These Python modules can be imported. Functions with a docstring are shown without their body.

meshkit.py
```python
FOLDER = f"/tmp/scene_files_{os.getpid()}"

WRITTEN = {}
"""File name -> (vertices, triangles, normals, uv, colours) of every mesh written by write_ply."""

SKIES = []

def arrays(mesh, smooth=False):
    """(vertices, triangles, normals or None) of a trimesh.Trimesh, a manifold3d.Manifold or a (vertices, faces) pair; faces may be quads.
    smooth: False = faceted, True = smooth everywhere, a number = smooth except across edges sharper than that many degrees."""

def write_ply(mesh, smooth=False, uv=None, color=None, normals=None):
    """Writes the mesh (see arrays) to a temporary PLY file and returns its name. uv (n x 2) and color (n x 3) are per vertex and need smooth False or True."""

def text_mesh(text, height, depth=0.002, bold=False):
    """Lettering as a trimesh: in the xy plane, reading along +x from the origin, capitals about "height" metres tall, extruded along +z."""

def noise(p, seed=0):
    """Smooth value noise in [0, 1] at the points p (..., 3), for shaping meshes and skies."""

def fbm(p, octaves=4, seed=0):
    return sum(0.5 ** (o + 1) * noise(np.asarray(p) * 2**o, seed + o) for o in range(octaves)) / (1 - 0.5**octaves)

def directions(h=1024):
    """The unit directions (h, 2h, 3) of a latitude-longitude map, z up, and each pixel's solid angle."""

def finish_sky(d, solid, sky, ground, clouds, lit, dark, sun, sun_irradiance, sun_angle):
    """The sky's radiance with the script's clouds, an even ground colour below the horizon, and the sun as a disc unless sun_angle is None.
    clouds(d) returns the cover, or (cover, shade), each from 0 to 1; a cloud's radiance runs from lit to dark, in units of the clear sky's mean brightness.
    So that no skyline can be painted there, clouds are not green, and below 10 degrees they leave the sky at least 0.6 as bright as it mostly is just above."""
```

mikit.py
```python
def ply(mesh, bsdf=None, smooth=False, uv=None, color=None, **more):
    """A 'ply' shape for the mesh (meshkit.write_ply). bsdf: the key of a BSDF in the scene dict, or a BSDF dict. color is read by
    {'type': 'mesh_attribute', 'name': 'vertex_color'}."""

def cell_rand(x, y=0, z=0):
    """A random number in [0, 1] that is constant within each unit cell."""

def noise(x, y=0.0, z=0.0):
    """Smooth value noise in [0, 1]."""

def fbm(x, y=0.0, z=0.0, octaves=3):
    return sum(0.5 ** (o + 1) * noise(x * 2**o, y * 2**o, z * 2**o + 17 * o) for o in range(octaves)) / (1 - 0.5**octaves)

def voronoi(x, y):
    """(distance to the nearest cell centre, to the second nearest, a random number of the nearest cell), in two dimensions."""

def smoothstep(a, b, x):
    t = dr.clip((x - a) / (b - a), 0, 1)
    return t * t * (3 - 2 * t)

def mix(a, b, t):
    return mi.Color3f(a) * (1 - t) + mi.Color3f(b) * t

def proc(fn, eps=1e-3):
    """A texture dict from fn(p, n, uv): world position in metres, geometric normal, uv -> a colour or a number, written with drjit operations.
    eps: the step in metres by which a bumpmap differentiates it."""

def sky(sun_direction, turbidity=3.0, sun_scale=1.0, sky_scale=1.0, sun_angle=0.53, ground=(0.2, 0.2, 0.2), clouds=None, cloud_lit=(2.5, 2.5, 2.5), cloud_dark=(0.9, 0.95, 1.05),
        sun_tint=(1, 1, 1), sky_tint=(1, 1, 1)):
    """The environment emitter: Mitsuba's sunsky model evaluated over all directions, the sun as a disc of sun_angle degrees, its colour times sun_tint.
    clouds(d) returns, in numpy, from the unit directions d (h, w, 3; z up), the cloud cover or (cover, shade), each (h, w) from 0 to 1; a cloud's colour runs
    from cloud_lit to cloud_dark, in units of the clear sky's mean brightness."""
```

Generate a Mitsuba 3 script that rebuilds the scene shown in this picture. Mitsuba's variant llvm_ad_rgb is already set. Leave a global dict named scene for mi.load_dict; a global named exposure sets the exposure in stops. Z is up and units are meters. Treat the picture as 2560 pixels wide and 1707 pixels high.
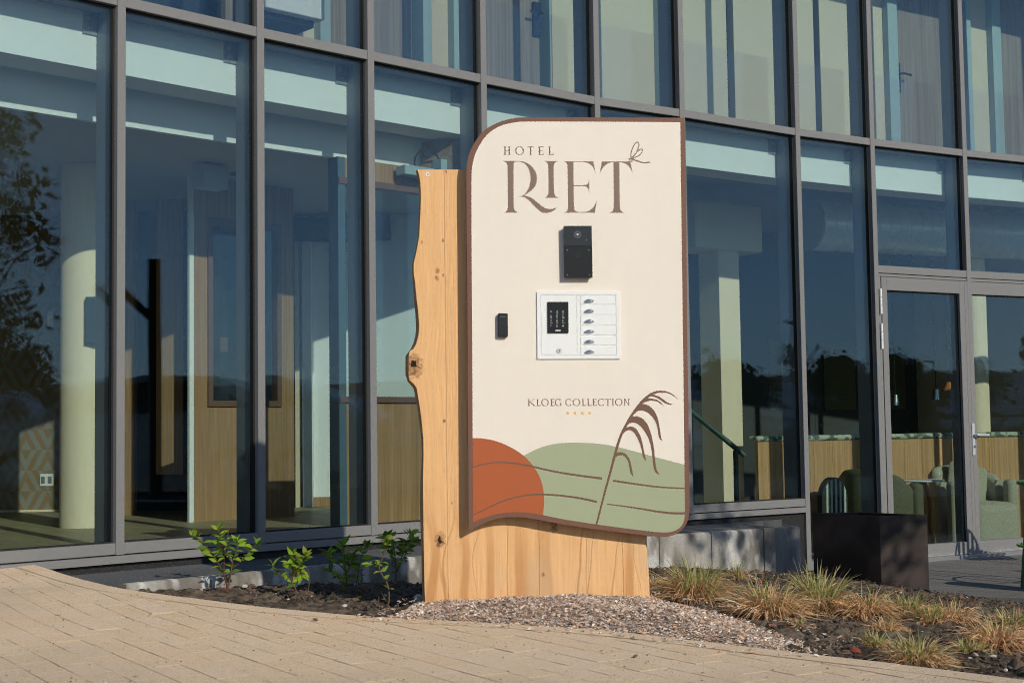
import math, random, json
import numpy as np, trimesh, mitsuba as mi, drjit as dr, mikit, meshkit
from shapely.geometry import Polygon, MultiPolygon, LineString, Point, box as sbox
from shapely.ops import unary_union
from shapely import affinity
T = mi.ScalarTransform4f
random.seed(7); RNG = np.random.default_rng(7)
scene, labels = {}, {}
# ---------------------------------------------------------------- camera, sky, exposure
PITCH, ROLL = math.radians(3.6216), math.radians(-0.8133)
_f = np.array([0, math.cos(PITCH), math.sin(PITCH)]); _u = np.array([0, -math.sin(PITCH), math.cos(PITCH)])
_up = -math.sin(ROLL) * np.array([1., 0, 0]) + math.cos(ROLL) * _u
EYE = np.array([0, 0, .70])
scene['camera'] = {'type': 'perspective', 'fov': 2 * math.degrees(math.atan(1280 / 3555)), 'fov_axis': 'x',
                   'to_world': T().look_at(origin=EYE.tolist(), target=(EYE + _f).tolist(), up=_up.tolist()), 'near_clip': .05, 'far_clip': 3000.}
SUN = np.array([.665, -1., .589])
def cloud_cover(d):
    q = np.stack([d[..., 0] / (d[..., 2] + .25), d[..., 1] / (d[..., 2] + .25), d[..., 2] * 0 + 3.], -1)
    n = meshkit.fbm(q * 1.7, 5, 3)
    return np.clip((n - .50) * 2.2, 0, .75) * np.clip(d[..., 2] * 8, 0, 1)
scene['sky'] = mikit.sky(SUN.tolist(), turbidity=3, clouds=cloud_cover, sun_tint=(1.0, 1.19, 1.53), sky_tint=(1.0, 1.16, 1.42), cloud_lit=(1.5, 1.5, 1.55))
exposure = 1.22

# ---------------------------------------------------------------- small helpers
def rgb(*c): return {'type': 'rgb', 'value': list(c)}
def srgb(r, g, b):
    return [(c / 255 / 12.92 if c <= 10 else ((c / 255 + .055) / 1.055) ** 2.4) for c in (r, g, b)]
def two(b): return {'type': 'twosided', 'bsdf': b}
def plain(name, col, rough=.6, metallic=0., **kw):
    scene[name] = two({'type': 'principled', 'base_color': rgb(*col), 'roughness': rough, 'metallic': metallic, 'specular': .4, **kw})
def procm(name, fn, rough=.7, bump=None, scale=.002, eps=2e-3, **kw):
    b = {'type': 'principled', 'base_color': mikit.proc(fn), 'roughness': rough, 'specular': .35, **kw}
    if bump is not None: b = {'type': 'bumpmap', 'arbitrary': mikit.proc(bump, eps), 'scale': scale, 'bsdf': b}
    scene[name] = two(b)
def unique(base):
    if base not in USED: USED.add(base); return base
    i = 1
    while f'{base}_{i:03d}' in USED: i += 1
    USED.add(f'{base}_{i:03d}'); return f'{base}_{i:03d}'
USED = set()
def thing(name, label, cat, group=None, kind=None):
    k = unique(name); lab = {'label': label, 'category': cat}
    if group: lab['group'] = group
    if kind: lab['kind'] = kind
    labels[k] = lab; return k
def put(name, mesh, bsdf, parent=None, smooth=False, **kw):
    k = unique(f'{parent}__{name}' if parent else name)
    scene[k] = mikit.ply(mesh, bsdf, smooth=smooth, **kw); return k
def whole(key, mesh, bsdf, smooth=False, **kw):       # a thing that is one mesh
    scene[key] = mikit.ply(mesh, bsdf, smooth=smooth, **kw); return key
HEXF = np.array([[0, 3, 2, 1], [4, 5, 6, 7], [0, 1, 5, 4], [1, 2, 6, 5], [2, 3, 7, 6], [3, 0, 4, 7]])
def hexa(b, t):
    v = np.vstack([np.asarray(b, float), np.asarray(t, float)])
    f = np.vstack([HEXF[:, [0, 1, 2]], HEXF[:, [0, 2, 3]]])
    m = trimesh.Trimesh(v, f, process=False)
    if m.volume < 0: m.invert()
    return m
def box(x0, x1, y0, y1, z0, z1, ch=0.):
    if ch > 0: return chamfer(np.array([(x, y, z) for x in (x0, x1) for y in (y0, y1) for z in (z0, z1)], float), ch)
    q = [(x0, y0), (x1, y0), (x1, y1), (x0, y1)]
    return hexa([(*p, z0) for p in q], [(*p, z1) for p in q])
def chamfer(P, c):
    """convex box given by 8 corners, every corner pulled back along its three edges"""
    P = np.asarray(P, float); ctr = P.mean(0); out = []
    h = trimesh.convex.convex_hull(P)
    for p in P:
        d = np.linalg.norm(P - p, axis=1); o = np.argsort(d)
        A = P - p
        # neighbours: the three corners reached by edges (corner order x,y,z bits)
        i = int(np.where((P == p).all(1))[0][0])
        for b in (1, 2, 4):
            j = i ^ b; e = P[j] - p; L = np.linalg.norm(e); q = p.copy()
            for b2 in (1, 2, 4):
                if b2 != b:
                    e2 = P[i ^ b2] - p; q = q + e2 / np.linalg.norm(e2) * min(c, .4 * np.linalg.norm(e2))
            out.append(q)
    return trimesh.convex.convex_hull(np.array(out))
def prism(poly, z0, z1):
    gs = getattr(poly, 'geoms', [poly]); ms = []
    for g in gs:
        if g.geom_type != 'Polygon' or g.area < 1e-8: continue
        m = trimesh.creation.extrude_polygon(g, z1 - z0, engine='earcut'); m.apply_translation([0, 0, z0]); ms.append(m)
    return trimesh.util.concatenate(ms)
def cat(ms): return trimesh.util.concatenate(list(ms))
def tube(pts, r, sides=8, cap=True):
    p = np.asarray(pts, float); r = np.broadcast_to(np.asarray(r, float), (len(p),))
    t = np.gradient(p, axis=0); t /= np.linalg.norm(t, axis=1, keepdims=True) + 1e-12
    ref = np.array([0, 0, 1.]) if abs(t[:, 2]).mean() < .8 else np.array([1., 0, 0])
    a = np.cross(t, ref); a /= np.linalg.norm(a, axis=1, keepdims=True) + 1e-12; b = np.cross(t, a)
    ang = np.arange(sides) * 2 * np.pi / sides
    v = p[:, None] + r[:, None, None] * (np.cos(ang)[None, :, None] * a[:, None] + np.sin(ang)[None, :, None] * b[:, None])
    n = len(p); f = []
    for i in range(n - 1):
        for j in range(sides):
            k = (j + 1) % sides; q = (i * sides + j, i * sides + k, (i + 1) * sides + k, (i + 1) * sides + j)
            f += [(q[0], q[1], q[2]), (q[0], q[2], q[3])]
    v = v.reshape(-1, 3)
    if cap:
        v = np.vstack([v, p[0], p[-1]]); c0, c1 = len(v) - 2, len(v) - 1
        for j in range(sides):
            k = (j + 1) % sides; f += [(c0, k, j), (c1, (n - 1) * sides + j, (n - 1) * sides + k)]
    m = trimesh.Trimesh(v, np.array(f), process=False)
    if m.volume < 0: m.invert()
    return m
def spline(pts, n):
    from scipy.interpolate import CubicSpline
    p = np.asarray(pts, float); s = np.r_[0, np.cumsum(np.linalg.norm(np.diff(p, axis=0), axis=1))]
    return CubicSpline(s, p)(np.linspace(0, s[-1], n))
def lathe(prof, n=24):
    m = trimesh.creation.revolve(np.asarray(prof, float), sections=n)
    if m.volume < 0: m.invert()
    return m
def rbox(sx, sy, sz, r, n=3):
    import manifold3d as mf
    s = mf.Manifold.sphere(r, 4 * n); pts = []
    for x in (-1, 1):
        for y in (-1, 1):
            for z in (-1, 1): pts.append(s.translate((x * (sx / 2 - r), y * (sy / 2 - r), z * (sz / 2 - r))))
    m = mf.Manifold.batch_hull(pts).to_mesh()
    return trimesh.Trimesh(m.vert_properties[:, :3], m.tri_verts, process=False)
def moved(m, loc=(0, 0, 0), rz=0.):
    m = m.copy(); c, s = math.cos(rz), math.sin(rz); M = np.eye(4); M[:2, :2] = [[c, -s], [s, c]]; M[:3, 3] = loc
    m.apply_transform(M); return m
mx = mikit
# ---------------------------------------------------------------- materials
def sign_face(p, n, uv):
    v = mx.fbm(p.x * 3.1 + 5, p.z * 2.3, 1.); f = mx.noise(p.x * 300, p.z * 300, 2.); st = mx.smoothstep(.62, .85, mx.noise(p.x * 34, p.z * .9, 4.))
    return mi.Color3f(.79, .72, .65) * (.965 + .04 * v + .018 * f - .006 * st)
procm('sign_cream', sign_face, .45)
plain('aluminium_grey', (.198, .196, .203), .55)
plain('gasket_black', (.012, .012, .013), .7)
plain('white_paint', (.78, .78, .76), .6)
plain('cream_paint', (.80, .66, .47), .65)
plain('room_paint', (.62, .53, .40), .65)
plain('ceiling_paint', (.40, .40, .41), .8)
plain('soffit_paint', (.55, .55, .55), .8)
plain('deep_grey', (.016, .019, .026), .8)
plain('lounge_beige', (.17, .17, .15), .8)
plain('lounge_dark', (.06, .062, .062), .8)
plain('frame_brown', (.16, .085, .06), .5)
plain('steel', (.55, .55, .56), .35, .8)
plain('satin_handle', (.60, .61, .63), .3, .3)
plain('bright_steel', (.8, .8, .82), .22, 1.)
plain('dark_handle', (.02, .03, .05), .4)
plain('sign_brown', (.168, .078, .053), .6)
plain('sign_print_brown', (.158, .082, .054), .5)
plain('sign_letter', (.205, .135, .11), .5)
plain('sign_orange', (.40, .095, .028), .5)
plain('sign_green', (.335, .375, .245), .5)
plain('sign_gold', (.72, .42, .10), .5)
plain('black_plastic', (.012, .0125, .014), .38)
plain('black_matt', (.006, .006, .007), .3)
plain('dark_glass', (.03, .032, .035), .12)
plain('lens_grey', (.10, .10, .11), .15)
plain('white_enamel', (.80, .81, .82), .3)
plain('white_print', (.75, .75, .75), .6)
plain('chrome', (.75, .76, .78), .12, 1.)
plain('green_metal', (.07, .20, .05), .4)
plain('rail_green', (.04, .075, .06), .45)
plain('pot_clay', (.20, .185, .17), .7)
plain('table_white', (.82, .82, .80), .4)
plain('post_blue', (.075, .12, .15), .5)
plain('plate_dark', (.06, .08, .09), .4)
plain('amber_wood', (.35, .16, .03), .4)
plain('tree_bark', (.028, .017, .010), .9)
plain('stem_wood', (.13, .075, .045), .8)
plain('stem_red', (.10, .03, .03), .7)
plain('yellow_plastic', (.75, .45, .01), .4)
plain('pale_stone', (.50, .46, .42), .8)
plain('dry_leaf', (.16, .09, .05), .8)
plain('red_roof', (.20, .05, .03), .8)
plain('silver_paint', (.45, .46, .48), .2, .6)
plain('van_paint', (.60, .62, .66), .35)
plain('van_stripe', (.03, .035, .06), .4)
plain('tyre_black', (.015, .015, .015), .8)
plain('window_dark', (.02, .025, .03), .08)
plain('stripe_pale', (.45, .48, .42), .8)
plain('chair_dark', (.03, .028, .02), .8)
scene['glass'] = {'type': 'thindielectric', 'int_ior': 1.52, 'specular_transmittance': rgb(.875, .945, .945), 'specular_reflectance': rgb(.50, .64, .76)}
scene['balustrade_glass'] = {'type': 'thindielectric', 'int_ior': 1.5, 'specular_transmittance': rgb(.945, .90, .93)}
scene['clear_glass'] = {'type': 'thindielectric', 'int_ior': 1.5, 'specular_transmittance': rgb(.86, .90, .88)}
def leafmat(name, c, t):
    scene[name] = {'type': 'principledthin', 'base_color': rgb(*c), 'roughness': .45, 'diff_trans': t, 'spec_trans': 0., 'eta': 1.4}
leafmat('leaf_bright', (.34, .50, .06), .9); leafmat('leaf_mid', (.22, .38, .05), .85); leafmat('leaf_deep', (.12, .22, .035), .75); leafmat('leaf_olive', (.30, .32, .07), .8)
scene['vcol'] = two({'type': 'principled', 'base_color': {'type': 'mesh_attribute', 'name': 'vertex_color'}, 'roughness': .75, 'specular': .3})
scene['vleaf'] = {'type': 'principledthin', 'base_color': {'type': 'mesh_attribute', 'name': 'vertex_color'}, 'roughness': .6, 'diff_trans': .7, 'spec_trans': 0., 'eta': 1.4}

PA = math.radians(-58.); PU = np.array([math.cos(PA), math.sin(PA)]); PV = np.array([-math.sin(PA), math.cos(PA)]); PL, PW = .21, .105
def paver_fn(p, n, uv):
    a = p.x * PU[0] + p.y * PU[1]; b = p.x * PV[0] + p.y * PV[1]
    row = dr.floor(b / PW); col = dr.floor(a / PL + .5 * (row - 2 * dr.floor(row / 2)))
    tone = mx.cell_rand(row, col, 5.)
    g = mx.noise(p.x * 420, p.y * 420, p.z * 420); g2 = mx.noise(p.x * 190 + 7, p.y * 190, 3.)
    big = mx.fbm(p.x * 1.3, p.y * 1.3, 2.)
    c = mx.mix((.54, .40, .268), (.555, .425, .305), tone)
    c = mx.mix(c, (.44, .345, .25), mx.smoothstep(.45, .75, big) * .7)
    c = c * (.80 + .30 * g + .10 * g2)
    dark = mx.smoothstep(.86, .93, mx.noise(p.x * 150, p.y * 150, 9.)) * .55
    white = mx.smoothstep(.90, .96, mx.noise(p.x * 170 + 31, p.y * 170, 4.)) * .5
    return mx.mix(mx.mix(c, (.10, .08, .06), dark), (.75, .70, .62), white)
procm('paver_mat', paver_fn, .85, bump=lambda p, n, uv: mx.noise(p.x * 300, p.y * 300, p.z * 300), scale=.0012, eps=1e-3)
def joint_fn(p, n, uv):
    g = mx.noise(p.x * 160, p.y * 160, 1.); m = mx.smoothstep(.35, .75, mx.fbm(p.x * 3.1, p.y * 3.1, 6.))
    return mx.mix((.37, .275, .18), (.12, .088, .06), mx.smoothstep(.35, .6, g) * m)
procm('joint_sand', joint_fn, .95)

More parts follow.
